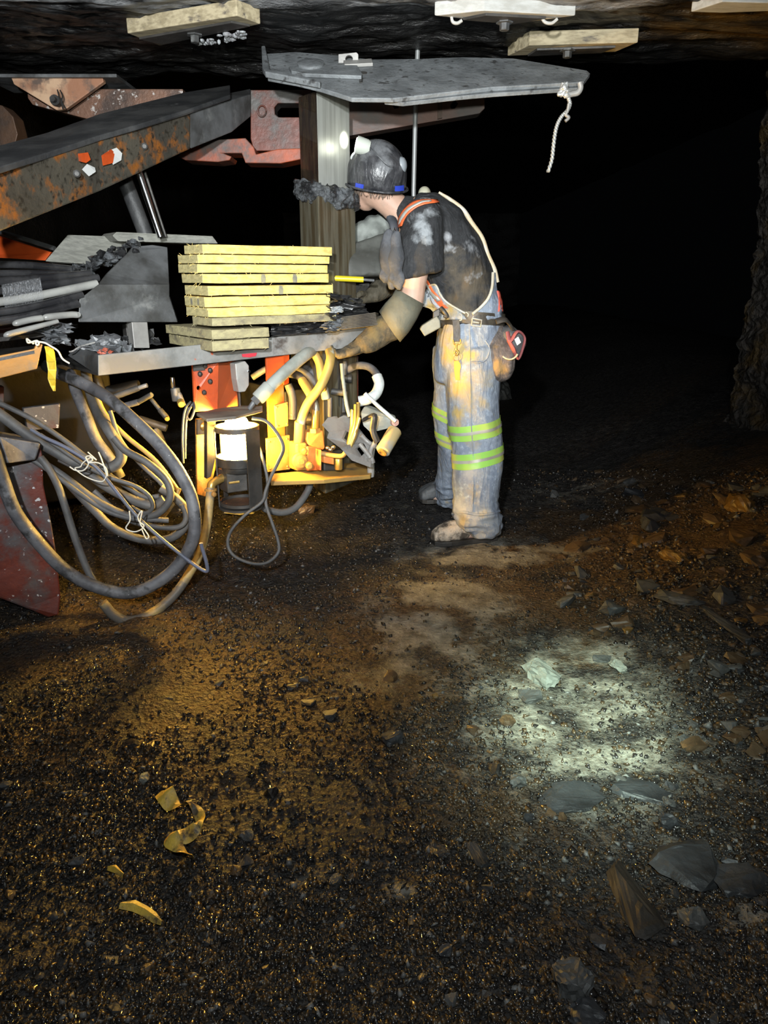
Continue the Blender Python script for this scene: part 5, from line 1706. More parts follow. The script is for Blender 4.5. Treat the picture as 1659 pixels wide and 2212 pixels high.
def spine_ring(i, grow=0.0, dgrow=0.0):
    (q, hw, dep) = SP[i]
    a = V(SP[max(0, i - 1)][0][:2])
    b = V(SP[min(len(SP) - 1, i + 1)][0][:2])
    t = (b - a).normalized()
    c = m(*q)
    pa = V((-t.y, t.x))              # perpendicular in the picture plane
    A = V((pa.x, 0, -pa.y)) * ((hw + grow) * PX)
    return (c, A, YA * (dep + dgrow))


body = MB().ell([spine_ring(i) for i in range(len(SP))], 20)
hc = m(812, 388, .01)
hh = V((.08, -.28, .95)).normalized()
hf = V((-.80, .58, .18))
hf = (hf - hh * hf.dot(hh)).normalized()
hs = hh.cross(hf).normalized()
RH = Matrix((hf, hs, hh)).transposed()
body.ball(hc, .098, .078, .115, RH, 20)                                  # skull
body.ball(hc + hf * .045 - hh * .075, .055, .052, .06, RH)                # jaw
body.ball(hc + hf * .098 - hh * .038, .020, .013, .022, RH, 10)           # nose
body.ball(hc + hf * .088 - hh * .078, .014, .024, .010, RH, 10)           # lips
body.ball(hc + hf * .080 - hh * .112, .022, .024, .018, RH, 10)           # chin
for s_ in (-1, 1):
    body.ball(hc + hs * (.079 * s_) - hh * .03 - hf * .012, .017, .010, .030, RH, 10)   # ears
    body.ball(hc + hf * .080 + hs * (.03 * s_) - hh * .010, .014, .018, .010, RH, 8)     # brow
    body.ball(hc + hf * .072 + hs * (.042 * s_) - hh * .055, .020, .022, .02, RH, 8)     # cheek
body.tube([hc - hh * .05 - hf * .02, m(845, 440, .015), m(868, 462, .02), m(895, 490, .02)], [.060, .060, .062, .08], 16, 5)
NS, NE, NW = m(912, 484, -.155), m(888, 652, -.215), m(785, 746, -.245)
body.tube([NS + V((.03, .05, 0)), NS, m(905, 545, -.20), m(893, 610, -.212), NE, m(868, 680, -.225), m(835, 708, -.235), NW], [.05, .054, .056, .054, .050, .046, .034, .022], 14, 5)
FS, FE, FW = m(905, 478, .21), m(868, 590, .24), m(800, 640, .14)
body.tube([FS + V((.03, -.06, 0)), FS, m(890, 535, .23), FE, m(835, 615, .2), FW], [.06, .064, .056, .046, .045, .03], 14, 5)
body.tube([m(1015, 715, -.06), m(1022, 830, -.08), m(1030, 940, -.10), m(1036, 1040, -.12), m(1042, 1130, -.12)], [.085, .075, .055, .045, .032], 14, 4)
body.tube([m(985, 715, .10), m(977, 830, .15), m(978, 940, .21), m(972, 1030, .31), m(967, 1075, .39)], [.088, .08, .06, .052, .042], 14, 4)
body.tube([m(1046, 1146, -.12), m(1005, 1152, -.13), m(965, 1158, -.15)], [.030, .026, .02], 12, 4)
body.tube([m(967, 1080, .4), m(945, 1075, .42), m(918, 1066, .44)], [.036, .034, .024], 12, 4)


def hand(mb, wrist, fwd, palm_n, r=1.0, curl=.9, seed=1):
    """palm, four unequal bent fingers and a thumb that leaves the side of the palm"""
    fwd = fwd.normalized()
    side = palm_n.cross(fwd).normalized()
    up = fwd.cross(side).normalized() * -1
    up = palm_n.normalized()
    pc = wrist + fwd * .05
    RR = Matrix((fwd, side, up)).transposed()
    mb.ball(pc, .052 * r, .042 * r, .019 * r, RR, 12)
    mb.tube([wrist - fwd * .03, wrist, pc], [.03 * r, .028 * r, .026 * r], 10, 4)
    for k, (o, ln) in enumerate(((-.030, .074), (-.010, .084), (.011, .078), (.030, .060))):
        b = pc + fwd * .034 + side * o
        p = [b, b + fwd * (ln * .42) + up * (ln * .10 * curl)]
        p.append(p[-1] + (fwd * math.cos(1.0 * curl) + up * math.sin(1.0 * curl)) * ln * .36)
        p.append(p[-1] + (fwd * math.cos(1.9 * curl) + up * math.sin(1.9 * curl)) * ln * .30)
        mb.tube(p, [.0115 * r, .011 * r, .010 * r, .008 * r], 10, 4)
    b = pc - fwd * .02 - side * .034
    mb.tube([b, b - side * .022 + fwd * .022 + up * .012, b - side * .020 + fwd * .050 + up * .030, b - side * .006 + fwd * .066 + up * .044], [.014 * r, .0135 * r, .012 * r, .009 * r], 10, 4)
    return mb


hand(body, NW, V((-.85, -.05, -.30)), V((-.15, -.2, .95)), .74)
hand(body, FW, V((-.95, -.2, -.15)), V((-.1, -.5, -.8)), .74)
skinm = M('dusty skin', (.56, .36, .27), .55, .0, c2=(.50, .31, .23), scale=9, c3=(.38, .28, .22), s3=6, lo3=.58, hi3=.72, bump=.08, bscale=80)
body.fuse(.0075, 3)
bo = part(body, 'body', skinm, man, bevel=0, smooth=70)
for s_ in (-1, 1):
    e = hc + hf * .083 + hs * (.032 * s_) - hh * .028
    ey = part(MB().ball(e, .0125, n=14), 'eye', M('eye white %d' % s_, (.7, .68, .64), .2), man, bevel=0, smooth=60)
    part(MB().ball(e + hf * .0075, .0062, n=10), 'iris', M('eye iris %d' % s_, (.05, .03, .02), .15), ey, bevel=0, smooth=60)
mb = MB()
rr = random.Random(2)
for i in range(420):
    a = rr.uniform(-2.3, 2.3)
    t = rr.uniform(0, 1)
    d = (hs * math.sin(a) * .080 - hf * math.cos(a) * .099)
    b = hc + d - hh * (.005 + .045 * t)
    n = d.normalized()
    mb.tube([b, b + n * .002 - hh * .006, b + n * .001 - hh * .012], [.0016, .0014, .0006], 4, 2)
part(mb, 'hair', M('short brown hair', (.09, .06, .04), .6), man, bevel=0)['kind'] = 'stuff'

# --- shirt
sh_ = MB().ell([spine_ring(i, 11, .028) for i in range(len(SP) - 1)] + [(m(884, 458, .015), V((.5, 0, .87)) * .080, YA * .085)], 26, 2.15)
sh_.ball(m(912, 476, -.14), .085, .085, .085)
sh_.ball(m(905, 476, .18), .085, .085, .085)
sh_.ell([(m(913, 478, -.15), V((.92, 0, .25)) * .088, YA * .085), (m(908, 510, -.175), V((.96, 0, .20)) * .094, YA * .088), (m(906, 550, -.195), V((.97, 0, .22)) * .093, YA * .084), (m(907, 594, -.205), V((.97, 0, .24)) * .091, YA * .076)], 18, 2.1)
sh_.ell([(m(905, 478, .18), V((.92, 0, .25)) * .088, YA * .085), (m(893, 525, .22), V((.9, 0, .25)) * .088, YA * .082), (m(880, 575, .235), V((.9, 0, .25)) * .085, YA * .07)], 18, 2.1)
sh_.tube([m(858, 470, .015), m(876, 460, .02), m(893, 474, .02)], [.056, .066, .085], 16, 4)
sh_.fuse(.0085, 5)
w1, w2 = wr(7, 5, 4, 2.0), wr(15, 9, 11, 8.0)
zw = m(1000, 600).z
sh_.wrinkle(.015, lambda c: w1(c) * .7 + w2(c) * (.25 + .7 * sm((zw + .06 - c.z) / .2)))
shirtm = spots('black cotton with rock dust', (.016, .017, .019), [
    ((.09, .072, .05), [(m(1010, 610, -.14), .20), (m(990, 650, -.14), .13), (m(1040, 640, -.1), .10)]),
    ((.30, .32, .34), [(m(905, 482, -.24), .055), (m(917, 500, -.26), .055), (m(924, 520, -.26), .04), (m(930, 468, -.2), .045), (m(893, 510, -.27), .05)]),
    ((.34, .35, .37), [(m(1012, 536, -.12), .055), (m(1022, 552, -.10), .045), (m(1015, 520, -.10), .04), (m(1012, 600, -.12), .05), (m(1030, 580, -.1), .035), (m(965, 510, -.16), .03)]),
], c2=(.03, .031, .034), scale=16)
shirt = part(sh_, 't_shirt', shirtm, man, bevel=0, smooth=70)
shirt_bvh = BVHTree.FromPolygons(sh_.v, sh_.f)


def hit(px, py, off=.006, fb=None):
    d = ray(px, py).normalized()
    best = None
    for bv in (shirt_bvh, over_bvh):
        h = bv.ray_cast(CAM, d)
        if h[0] is not None and (best is None or h[3] < best[3]): best = h
    if best is None:
        return at(px, py, fb) if fb else None
    n = best[1]
    if n.dot(d) > 0: n = -n
    return best[0] + n * off


def drape(name, A, B, mat, off=.007, nu=14, nv=4, fb=None, thick=.003, parent=None):
    """cloth between two pixel curves, laid on the garments"""
    ca = crom([V((x, y, 0)) for x, y in A], 8)
    cb = crom([V((x, y, 0)) for x, y in B], 8)

    def s(c, t):
        i = t * (len(c) - 1)
        k = min(int(i), len(c) - 2)
        return c[k].lerp(c[k + 1], i - k)
    vs, fs, last = [], [], None
    for i in range(nu + 1):
        for j in range(nv + 1):
            q = s(ca, i / nu).lerp(s(cb, i / nu), j / nv)
            p = hit(q.x, q.y, off, None)
            if p is None:
                p = at(q.x, q.y, last if last else (fb or MD))
            else: last = p.y
            vs.append(p)
    # even out jumps in depth
    for _ in range(3):
        nvs = list(vs)
        for i in range(nu + 1):
            for j in range(nv + 1):
                k = i * (nv + 1) + j
                nb = [vs[q] for q, ok in ((k - nv - 1, i > 0), (k + nv + 1, i < nu), (k - 1, j > 0), (k + 1, j < nv)) if ok]
                ya = sum(p.y for p in nb) / len(nb)
                if vs[k].y > ya + .004:
                    d = vs[k] - CAM
                    nvs[k] = CAM + d * (ya / d.y) if abs(ya) > .1 else vs[k]
        vs = nvs
    for i in range(nu):
        for j in range(nv):
            k = i * (nv + 1) + j
            fs.append((k, k + 1, k + nv + 2, k + nv + 1))
    o = MB().add(vs, fs).build(name, mat, parent or man, smooth=60)
    sd = o.modifiers.new('solid', 'SOLIDIFY')
    sd.thickness = thick
    sd.offset = 0
    return o


hiorange = M('fluorescent orange webbing', (.85, .16, .04), .5, .0, c2=(.7, .14, .05), scale=9)
st1 = drape('shoulder_strap', [(860, 492), (866, 468), (882, 447), (905, 435), (944, 434)], [(871, 490), (878, 472), (893, 456), (914, 445), (946, 440)], hiorange, .008)
drape('silver_stripe', [(866, 484), (870, 468), (886, 451), (908, 439.5), (930, 437)], [(868, 484), (875, 470), (890, 454), (911, 442.5), (930, 439.5)], silver, .0115, nv=2, parent=st1)
cream = M('cream sheen strap edge', (.62, .60, .52), .5, c2=(.6, .45, .25), scale=8)
cs = [(938, 432), (962, 446), (988, 467), (1010, 489), (1030, 520), (1046, 552), (1057, 585), (1063, 612)]
cs2 = []
for k, (x, y) in enumerate(cs):
    a_, b_ = V(cs[max(0, k - 1)]), V(cs[min(len(cs) - 1, k + 1)])
    t_ = (b_ - a_).normalized()
    for g in range(30):      # step outwards until clear of the shirt
        q_ = V((x, y)) + V((t_.y, -t_.x)) * (g - 6)
        if hit(q_.x, q_.y) is None: break
    cs2.append(m(q_.x, q_.y, -.01) - V((0, .02, 0)))
mb = MB().tube(cs2, [.005, .008, .010, .011, .011, .011, .012, .012], 10, 6)
part(mb, 'back_strap', cream, man, bevel=0, smooth=60)
st2 = drape('front_strap', [(918, 606), (930, 630), (945, 654), (953, 668)], [(928, 602), (942, 628), (960, 652), (972, 664)], hiorange, .012)
drape('silver_stripe', [(922, 607), (935, 631), (949, 648)], [(926, 606), (939, 629), (954, 646)], silver, .016, nv=2, parent=st2)
drape('bib_front', [(924, 622), (914, 642), (911, 660), (930, 668), (946, 690)], [(944, 613), (950, 626), (968, 650), (990, 668), (1008, 690)], spots('gold stained denim', (.24, .27, .30), [((.48, .33, .12), [(m(935, 660, -.15), .07), (m(965, 672, -.15), .06)])], c2=(.32, .34, .36)), .009, nu=16, nv=8)
mb = MB().tube([hit(x, y, .012, 3.2) for x, y in ((929, 617), (943, 613), (949, 622), (952, 634), (968, 650), (990, 668), (1006, 678))], .0045, 8)
part(mb, 'bib_hem', cream, man, bevel=0, smooth=60)
drape('bib_back', [(1058, 588), (1058, 622), (1050, 648), (1030, 668), (1016, 690)], [(1065, 590), (1069, 622), (1076, 652), (1079, 668), (1079, 690)], denim, .010, nu=16, nv=6)
mb = MB().tube([hit(x, y, .013, 3.3) for x, y in ((1059, 590), (1058, 622), (1051, 646), (1036, 664), (1019, 678))], .0065, 8)
part(mb, 'bib_hem', cream, man, bevel=0, smooth=60)
drape('rear_strap', [(1067, 630), (1071, 652), (1070, 674)], [(1073, 630), (1079, 652), (1080, 674)], M('red webbing', (.7, .13, .09), .5), .014, nv=2)

# --- belt with its fittings
leather = M('worn black belt leather', (.045, .038, .032), .5, .0, c2=(.10, .085, .06), scale=9, bump=.3, bscale=40)
pm = []
for j in range(40):
    t = 2 * math.pi * j / 40
    pm.append((math.cos(t), math.sin(t)))
rings = []
for cx, sy in ((0, 0),):
    pass
cb_ = m(1017, 684, .02)
lo, hi = [], []
mb = MB()
rout = [[], [], [], []]
for cxx, syy in pm:
    base_ = cb_ + XA * (cxx * 69 * PX) + YA * (syy * .182) + V((0, 0, -.012 * cxx - .006 * syy))
    out = (XA * cxx + YA * syy) * .005
    for k, q in enumerate((base_ + V((0, 0, .024)), base_ + out + V((0, 0, .024)), base_ + out - V((0, 0, .026)), base_ - V((0, 0, .026)))):
        rout[k].append(q)
for k in range(4):
    n = len(pm)
vs = [p for r in rout for p in r]
fs = []
n = len(pm)
for k in range(4):
    for j in range(n):
        a, b = k * n + j, k * n + (j + 1) % n
        c, d = ((k + 1) % 4) * n + (j + 1) % n, ((k + 1) % 4) * n + j
        fs.append((a, b, c, d))
belt = part(MB().add(vs, fs), 'belt', leather, man, bevel=0, smooth=50)
belt_bvh = BVHTree.FromPolygons(vs, fs)


def onbelt(px, py, off=.006):
    h = belt_bvh.ray_cast(CAM, ray(px, py).normalized())
    p = h[0] if h[0] is not None else hit(px, py, 0, 3.2)
    return p + V((0, -off, 0))


bq = [onbelt(x, y, .010) for x, y in ((1020, 687), (1040, 691), (1038, 705), (1018, 702))]
mb = MB().tube(bq + [bq[0]], .0032, 8, spline=False)
part(mb, 'buckle', palebuckle, belt, bevel=0, smooth=60)
part(MB().tube([onbelt(1021, 695, .011), onbelt(1034, 697, .013)], .0025, 6, spline=False), 'buckle_pin', palebuckle, belt, bevel=0)
for pts in ([(992, 677), (997, 680), (997, 690), (992, 692)], [(1006, 674), (1011, 678), (1010, 684)]):
    part(MB().tube([onbelt(x, y, .010) for x, y in pts], .0025, 6), 'belt_ring', palebuckle, belt, bevel=0)
kp = [hit(x, y, .014, 3.2) for x, y in ((987, 690), (988, 712), (988, 737))]
mb = MB()
w_ = XA * .015
mb.loft([[p - w_, p + w_, p + w_ + V((0, -.004, 0)), p - w_ + V((0, -.004, 0))] for p in kp])
ks = part(mb, 'key_strap', leather, man, bevel=.001)
kd = kp[-1].y - .008
part(MB().tube([at(x, y, kd) for x, y in ((979, 734), (981, 742), (987, 743), (994, 741), (995, 733))], .0032, 8), 'snap_ring', brass, ks, bevel=0, smooth=60)
part(MB().tube([at(x, y, kd) for x, y in ((986, 744), (986, 755), (990, 760), (987, 767), (982, 761), (985, 752))], [.004, .005, .004], 8), 'snap_hook', brass, ks, bevel=0, smooth=60)
part(MB().tube([at(987 + 8 * math.sin(t), 772 - 8 * math.cos(t), kd) for t in lin(0, 6.28, 14)], .0015, 6, spline=False), 'key_ring', brass, ks, bevel=0)
part(MB().prism([at(x, y, kd - .003) for x, y in ((981, 780), (990, 779), (995, 786), (996, 794), (994, 801), (994, 822), (984, 821), (981, 800))], (0, .005, 0)), 'brass_tag', M('orange brass tag', (.75, .36, .04), .4, .3), ks, bevel=.001)
gm_ = part(MB().prism([at(x, y, 3.14) for x, y in ((944, 682), (951, 692), (952, 708), (917, 727), (907, 711), (912, 703))], V((.0, .045, .0))), 'gas_monitor', M('scuffed grey plastic', (.20, .21, .17), .5, c2=(.13, .13, .11), scale=12, bump=.2), man, bevel=.004)
part(MB().obox(at(935, 690, 3.15), at(950, 682, 3.15) - at(935, 690, 3.15), (0, .02, 0), (0, 0, .03)), 'clip', darksteel, gm_, bevel=.003)
part(MB().tube([at(952, 665, 3.16), at(960, 674, 3.15), at(966, 684, 3.15), at(958, 682, 3.15)], [.010, .009, .006], 8), 'strap_clip', darksteel, man, bevel=0, smooth=60)
part(MB().obox(at(1074, 676, 3.3), at(1080, 676, 3.3) - at(1074, 676, 3.3), (0, .02, 0), at(1075, 700, 3.3) - at(1074, 676, 3.3)), 'rear_clip', darksteel, man, bevel=.003)

# --- belt pouch
pch = MB()
pch.ell([(m(1070, 700, -.06), XA * .020, YA * .03), (m(1074, 730, -.09), XA * .050, YA * .05), (m(1080, 765, -.11), XA * .072, YA * .06), (m(1078, 795, -.11), XA * .066, YA * .06), (m(1074, 815, -.10), XA * .045, YA * .045), (m(1073, 823, -.10), XA * .02, YA * .02)], 18, 2.3)
pch.fuse(.007, 3).wrinkle(.012, wr(14, 10, 5, 3.0))
pouchm = spots('grimy brown pouch', (.085, .07, .06), [((.30, .19, .08), [(m(1068, 745, -.18), .045), (m(1085, 800, -.18), .05), (m(1076, 790, -.18), .04)])], c2=(.16, .13, .12))
po = part(pch, 'belt_pouch', pouchm, man, bevel=0, smooth=60)
pk = MB().ell([(m(1095, 706, -.06), XA * .030, YA * .04), (m(1105, 722, -.09), XA * .050, YA * .05), (m(1112, 745, -.10), XA * .046, YA * .05), (m(1110, 768, -.10), XA * .03, YA * .035)], 16)
pk.fuse(.007, 2).wrinkle(.010, wr(14, 10, 9, 6.0))
part(pk, 'pouch_pocket', M('black pouch cloth', (.06, .06, .062), .7, c2=(.11, .11, .115), scale=12, bump=.3), po, bevel=0, smooth=60)
rd = MB().tube([m(1096, 716, -.155), m(1102, 736, -.16), m(1118, 716, -.15), m(1133, 728, -.14), m(1130, 750, -.145), m(1119, 776, -.15), m(1108, 752, -.16), m(1098, 735, -.16)], [.010, .014, .010, .008, .010, .008, .015, .012], 8, 5, flat=.6)
part(rd, 'red_liner', M('dull red cloth', (.34, .09, .09), .7, c2=(.24, .07, .07), scale=14), po, bevel=0, smooth=60)
part(MB().prism([m(x, y, -.165) for x, y in ((1111, 733), (1120, 727), (1126, 740), (1117, 747))], (0, .012, 0)), 'white_box', M('white carton', (.75, .74, .72), .5), po, bevel=.002)
part(MB().tube([hit(x, y, .012, 3.25) for x, y in ((1066, 695), (1090, 690))] + [m(1100, 700, -.1), m(1110, 716, -.12)], .016, 8, flat=.5), 'pouch_strap', leather, po, bevel=0, smooth=60)
part(MB().tube([m(x, y, -.185) for x, y in ((1086, 770), (1095, 775), (1105, 776), (1114, 771), (1118, 765))], .004, 7), 'pouch_rim', cream, po, bevel=0, smooth=60)
# side pocket and seam on the trousers
part(MB().tube([hit(x, y, .004, 3.2) for x, y in ((1048, 735), (1056, 752), (1052, 772), (1040, 782), (1018, 782))], .004, 7), 'pocket_seam', denim, over, bevel=0, smooth=60)
part(MB().tube([hit(x, y, .001, 3.2) for x, y in ((1015, 705), (1015, 760), (1016, 830), (1017, 900), (1022, 980), (1023, 1050), (1020, 1105))], .003, 6), 'side_seam', denim, over, bevel=0, smooth=60)
part(MB().tube([hit(x, y, .000, 3.2) for x, y in ((978, 1110), (1000, 1106), (1030, 1112), (1060, 1110), (1078, 1104))], .007, 8), 'cuff_fold', denim, over, bevel=0, smooth=60)

# --- boots
bootm = spots('boot caked in pale mud', (.10, .08, .06), [((.55, .46, .36), [(at(985, 1140, 3.2), .13), (at(960, 1150, 3.2), .10), (at(1020, 1150, 3.2), .07)])], c2=(.05, .04, .035), bump=.6, bscale=50, nscale=26)
bootd = M('dusty dark boot', (.08, .085, .09), .6, c2=(.13, .135, .14), scale=10, bump=.3)


def boot(toe, heel, mat, name='boot', hgt=.10):
    t = toe - heel
    L_ = t.length
    f = t.normalized()
    s = UP.cross(f).normalized()
    mb = MB()
    prof = [(-.02, .030, .045, .10), (.03, .043, .055, .115), (.10, .044, .055, .115), (.17, .048, .050, .10), (.235, .054, .042, .085), (.285, .048, .034, .068), (.315, .030, .024, .048)]
    rings = []
    for d, hw, zc_, hz in prof:
        d *= L_ / .30
        rings.append((heel + f * d + UP * (hz / 2 + .012), s * hw, UP * (hz / 2)))
    mb.ell(rings, 18, 2.6)
    mb.tube([heel + f * .04 + UP * .08, heel + f * .03 + UP * .18], [.052, .050], 14)
    mb.fuse(.006, 3).wrinkle(.006, lambda c: noise.noise(c * 22) + .5 * noise.noise(c * 60))
    o = part(mb, name, mat, man, bevel=0, smooth=70)
    so = MB()
    rg_ = []
    for d, hw, zc_, hz in prof:
        d *= L_ / .30
        c = heel + f * d
        rg_.append([c - s * (hw + .004), c + s * (hw + .004), c + s * (hw + .004) + UP * .022, c - s * (hw + .004) + UP * .022])
    so.loft(rg_)
    part(so, 'sole', darksteel, o, bevel=.003)
    return o


def ground(px, py):
    p = floor_at(px, py)
    return V((p.x, p.y, fz(p.x, p.y) + .004))


tn = ground(940, 1176)
boot(V((tn.x, tn.y, tn.z)), V((tn.x + .27, tn.y + .07, tn.z)), bootm)
tf = ground(908, 1074)
boot(V((tf.x, m(0, 0, .42).y, 0.02)), V((tf.x + .2, m(0, 0, .42).y + .06, .02)), bootd)

# --- gloves worn: near gauntlet, forearm of the glove and the hand itself
glovem = spots('olive rubber glove', (.055, .047, .03), [((.16, .115, .045), [(m(805, 718, -.28), .06), (m(822, 700, -.28), .05), (m(790, 745, -.28), .05)])], c2=(.075, .065, .045))
cuffm = M('olive canvas gauntlet', (.115, .11, .078), .75, .0, c2=(.16, .155, .115), scale=9, bump=.25, bscale=50)
gl = MB().tube([m(862, 690, -.23), m(838, 708, -.235), m(815, 724, -.24), m(796, 738, -.245), m(780, 748, -.245)], [.058, .060, .052, .043, .036], 16, 4)
hand(gl, m(784, 746, -.245), V((-.85, -.05, -.30)), V((-.15, -.2, .95)), 1.08)
gl.fuse(.006, 2).wrinkle(.007, wr(12, 10, 12, 4.0))
part(gl, 'work_glove', glovem, man, bevel=0, smooth=60)
cf = MB()


def gring(c, hw, dep, dy, ang):
    a = V((math.cos(ang), 0, -math.sin(ang)))
    return (m(*c, dy), a * hw * PX, YA * dep)


cf.ell([gring((886, 640), 31, .068, -.212, .50), gring((874, 664), 33, .070, -.22, .72), gring((858, 686), 36, .072, -.228, .86), gring((842, 706), 36, .072, -.235, .95)], 24)
cf.f = [f for f in cf.f if len(f) == 4]
cfo = cf.build('gauntlet', cuffm, man, smooth=60)
sd = cfo.modifiers.new('solid', 'SOLIDIFY')
sd.thickness = .005
# torn lower edge of the gauntlet
gp = [(824, 683), (838, 687), (842, 698), (848, 712), (846, 720), (828, 727), (830, 738), (850, 728), (880, 706), (896, 676), (860, 660)]
# far glove, holding on behind
fg = MB().tube([m(835, 615, .2), m(815, 630, .17), m(803, 638, .145)], [.055, .048, .036], 14, 4)
hand(fg, FW, V((-.95, -.2, -.15)), V((-.1, -.5, -.8)), 1.08)
fg.fuse(.007, 2)
part(fg, 'work_glove', glovem, man, bevel=0, smooth=60)

# --- hard hat with its cap lamp
hatm = spots('scuffed black hard hat', (.025, .026, .03), [((.16, .165, .175), [(hc + hh * .12 - YA * .05, .10), (hc + hh * .05 - YA * .12 + XA * .03, .06), (hc + hh * .08 - YA * .1 - XA * .05, .04), (hc + hh * .05 + XA * .09 - YA * .05, .06)])], rough=.32, c2=(.06, .06, .065), scale=11, bump=.1, nscale=16)
HC = m(814, 378, .005)
rings = []
for k in range(13):
    t = k / 12
    ph = math.radians(4 + 86 * t)
    r = math.sin(ph)
    h_ = math.cos(ph) * .136
    rings.append((h_, r))
rings += [(-.022, 1.01), (-.042, 1.015)]
vs, fs = [], []
n = 40
for h_, r in rings:
    for j in range(n):
        t = 2 * math.pi * j / n
        rid = 1 + .02 * math.exp(-((abs(math.sin(t)) - 0) / .16) ** 2) * (1 if h_ > 0 else 0) + (.012 * math.exp(-((abs(math.sin(t)) - .5) / .1) ** 2) if h_ > 0 else 0)
        vs.append(HC + hh * (h_ * (1 if r < .3 else 1) + 0) + (hf * (math.cos(t) * .131) + hs * (math.sin(t) * .114)) * r * rid)
for i in range(len(rings) - 1):
    for j in range(n):
        k = (j + 1) % n
        fs.append((i * n + j, i * n + k, (i + 1) * n + k, (i + 1) * n + j))
fs.append(tuple(range(n)))
hat = MB().add(vs, fs).build('hard_hat', hatm, man, smooth=50)
sd = hat.modifiers.new('solid', 'SOLIDIFY')
sd.thickness = .004
rimv = []
for j in range(n + 1):
    t = 2 * math.pi * j / n
    e = .03 * max(0, math.cos(t)) ** 2
    rimv.append(HC - hh * .042 + hf * (math.cos(t) * (.139 + e)) + hs * (math.sin(t) * .119))
part(MB().tube(rimv, .0055, 8, spline=False), 'brim', hatm, hat, bevel=0, smooth=60)
blue = M('blue reflective sticker', (.03, .06, .45), .35)


def hatpatch(t0, t1, h0, h1, name, mat, off=.003):
    mb = MB()
    rg_ = []
    for k in range(9):
        t = t0 + (t1 - t0) * k / 8
        d = (hf * math.cos(t) * .136 + hs * math.sin(t) * .116)
        q0, q1 = HC + hh * h0 + d * 1.02, HC + hh * h1 + d * 1.0
        o_ = d.normalized() * off
        rg_.append([q0, q1, q1 + o_, q0 + o_])
    return part(mb.loft(rg_), name, mat, hat, bevel=0)


# which way round the hat points at the viewer
def hang(px):
    best = None
    for k in range(360):
        t = math.radians(k)
        p = HC + hf * (math.cos(t) * .136) + hs * (math.sin(t) * .116)
        nrm_ = hf * math.cos(t) / .136 + hs * math.sin(t) / .116
        if nrm_.dot(CAM - p) <= 0: continue
        d = p - CAM
        cc, ss = math.cos(PITCH), math.sin(PITCH)
        x = 829.5 + FPX * d.x / (d.y * cc - d.z * ss)
        if best is None or abs(x - px) < best[0]: best = (abs(x - px), t)
    return best[1]


hatpatch(hang(770), hang(787), -.040, -.022, 'blue_sticker', blue)
hatpatch(hang(854), hang(872), -.036, -.016, 'blue_sticker', blue)
kn = m(871, 357, -.05)
part(MB().lathe(kn - XA * .012, V((1, -.35, .1)), [(.030, 0), (.032, .008), (.026, .020), (.012, .026), (.001, .027)], 20), 'cable_holder', M('grey plastic holder', (.30, .33, .36), .4), hat, bevel=0, smooth=50)
lf = (hf + V((-.25, -.55, 0))).normalized()
lp = m(784, 316, -.07)
cl_ = MB().lathe(lp + lf * -.03, lf, [(.001, 0), (.024, 0), (.030, .012), (.034, .048), (.034, .056), (.030, .056), (.001, .052)], 20)
clo = part(cl_, 'cap_lamp', M('pale lamp shell', (.55, .58, .52), .4), hat, bevel=0, smooth=40)
part(MB().lathe(lp + lf * .024, lf, [(.001, 0), (.029, 0), (.026, .006), (.001, .008)], 18), 'lamp_lens', EM('cap lamp glow', (1, 1, .86), 9), clo, bevel=0, smooth=50)
part(MB().tube([m(778, 326, -.04), m(764, 332, -.04), m(759, 342, -.03), m(766, 340, -.03)], .005, 7), 'lamp_clip', whitehose, hat, bevel=0, smooth=60)
part(MB().tube([lp, m(800, 318, -.08), m(820, 340, -.13), m(840, 358, -.13), m(862, 362, -.06)], .003, 6), 'lamp_cord', hatm, hat, bevel=0, smooth=60)
part(MB().ball(m(917, 418, .16), .028, .028, .030, n=18), 'shoulder_knob', M('cream ball', (.6, .6, .46), .5, c2=(.4, .38, .28), scale=12), man, bevel=0, smooth=60, label='round cream knob behind the far shoulder')
# dark collar scarf
part(MB().tube([m(846, 474, -.07), m(852, 492, -.10), m(848, 520, -.11)], [.03, .026, .02], 10, flat=.6), 'vest_flap', M('dark slate cloth', (.045, .05, .06), .7, c2=(.08, .085, .1), scale=12), man, bevel=0, smooth=60)

# --- spare gloves hanging from his chest
gm2 = M('dusty charcoal spare glove', (.055, .058, .065), .8, .0, c2=(.12, .125, .14), scale=10, c3=(.03, .03, .03), s3=14, lo3=.55, hi3=.7, bump=.4, bscale=45)


def spare(name, cx, cy, dy, label, tips, w):
    mb = MB()
    mb.ball(m(cx, cy, dy), w * PX, .03, 42 * PX, n=14)
    mb.tube([m(cx + 2, cy - 58, dy), m(cx, cy - 40, dy), m(cx, cy, dy)], [.008, .020, .03], 10)
    for tx, ty in tips:
        mb.tube([m(cx + (tx - cx) * .4, cy + 20, dy), m(tx, (cy + ty) / 2 + 18, dy - .008), m(tx, ty, dy)], [.014, .0125, .008], 8, 4)
    mb.fuse(.005, 2).wrinkle(.010, wr(16, 10, 7, cx))
    return tag(mb.build(name, gm2, smooth=60), label, 'glove', 'spare gloves on the miner')


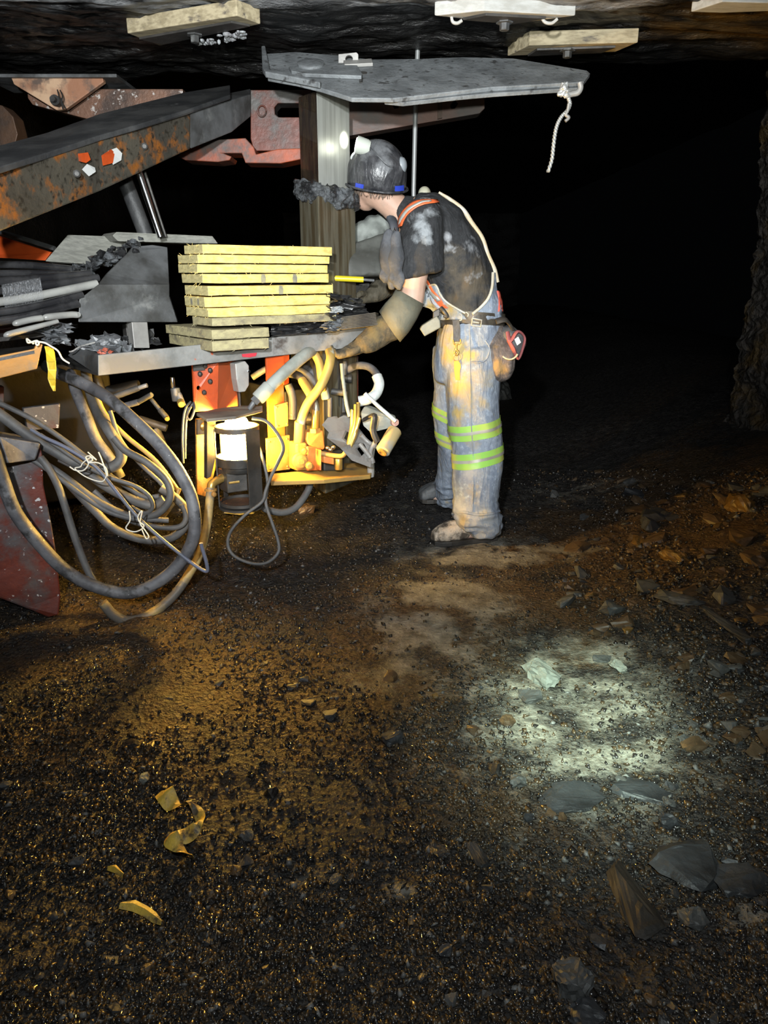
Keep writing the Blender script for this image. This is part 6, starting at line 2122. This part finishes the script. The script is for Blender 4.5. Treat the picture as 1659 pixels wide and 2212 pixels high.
spare('spare_glove', 839, 556, -.27, 'dusty charcoal spare glove clipped at the chest, hanging further from the sleeve', [(826, 600), (832, 606), (846, 622), (852, 612)], 15)
spare('spare_glove', 855, 560, -.285, 'dusty charcoal spare glove clipped at the chest, hanging against the sleeve', [(847, 606), (855, 618), (862, 624), (866, 612)], 13)
for x in (842, 852):
    o = MB().tube([m(x, 492, -.24), m(x - 4, 506, -.26), m(x + 1, 518, -.26), m(x + 4, 506, -.26), m(x + 1, 494, -.24)], .0025, 6).build('carabiner', chrome, smooth=60)
    tag(o, 'steel clip holding the outer spare glove' if x == 842 else 'steel clip holding the spare glove beside the sleeve', 'clip', 'clips of the spare gloves')
# ------------------------------------------------------------------ lights
def spot(name, loc, target, power, size, blend, col, r=.02):
    l = bpy.data.lights.new(name, 'SPOT')
    l.energy = power
    l.spot_size = math.radians(size)
    l.spot_blend = blend
    l.color = col
    l.shadow_soft_size = r
    o = bpy.data.objects.new(name, l)
    C.objects.link(o)
    o.location = loc
    o.rotation_euler = (V(target) - V(loc)).to_track_quat('-Z', 'Y').to_euler()
    return o


# cap lamp of the one who looks down at the floor
spot('cap_lamp_beam', (.10, -.08, 1.66), floor_at(1250, 1555), 900, 15, 1.0, (.78, 1.0, .80))
spot('cap_lamp_skirt', (.10, -.08, 1.66), floor_at(1255, 1560), 230, 27, 1.0, (.82, 1.0, .88))
# pair of added white key spots behind the viewer, for machine and roof
spot('added_key_spot', (-.25, -.3, 1.60), at(560, 380, 3.0), 620, 74, 1.0, (.93, .97, 1.0), .04)
spot('added_key_spot', (.05, -.3, 1.35), at(840, 330, 3.2), 330, 60, .9, (.95, 1.0, .95), .04)
spot('cap_lamp_halo', (.10, -.08, 1.66), floor_at(1150, 1500), 52, 120, 1.0, (.90, .98, 1.0), .03)
# the miner's own lamp on the post
q = at(742, 304, 3.36)
l0 = lp + lf * .04
spot('miner_lamp_beam', l0, q, 9, 46, 1.0, (.95, 1.0, .82), .01)

w = bpy.data.worlds.new('mine air')
SC.world = w
w.use_nodes = True
w.node_tree.nodes['Background'].inputs[0].default_value = (.8, .9, 1, 1)
w.node_tree.nodes['Background'].inputs[1].default_value = 0.0008
SC.view_settings.view_transform = 'Standard'
SC.view_settings.look = 'None'
SC.view_settings.gamma = 1
SC.view_settings.exposure = 0.0
SC.view_settings.use_curve_mapping = False
SC.cycles.max_bounces = 5
SC.cycles.use_adaptive_sampling = True
SC.cycles.adaptive_threshold = 0.03
SC.cycles.sample_clamp_indirect = 4
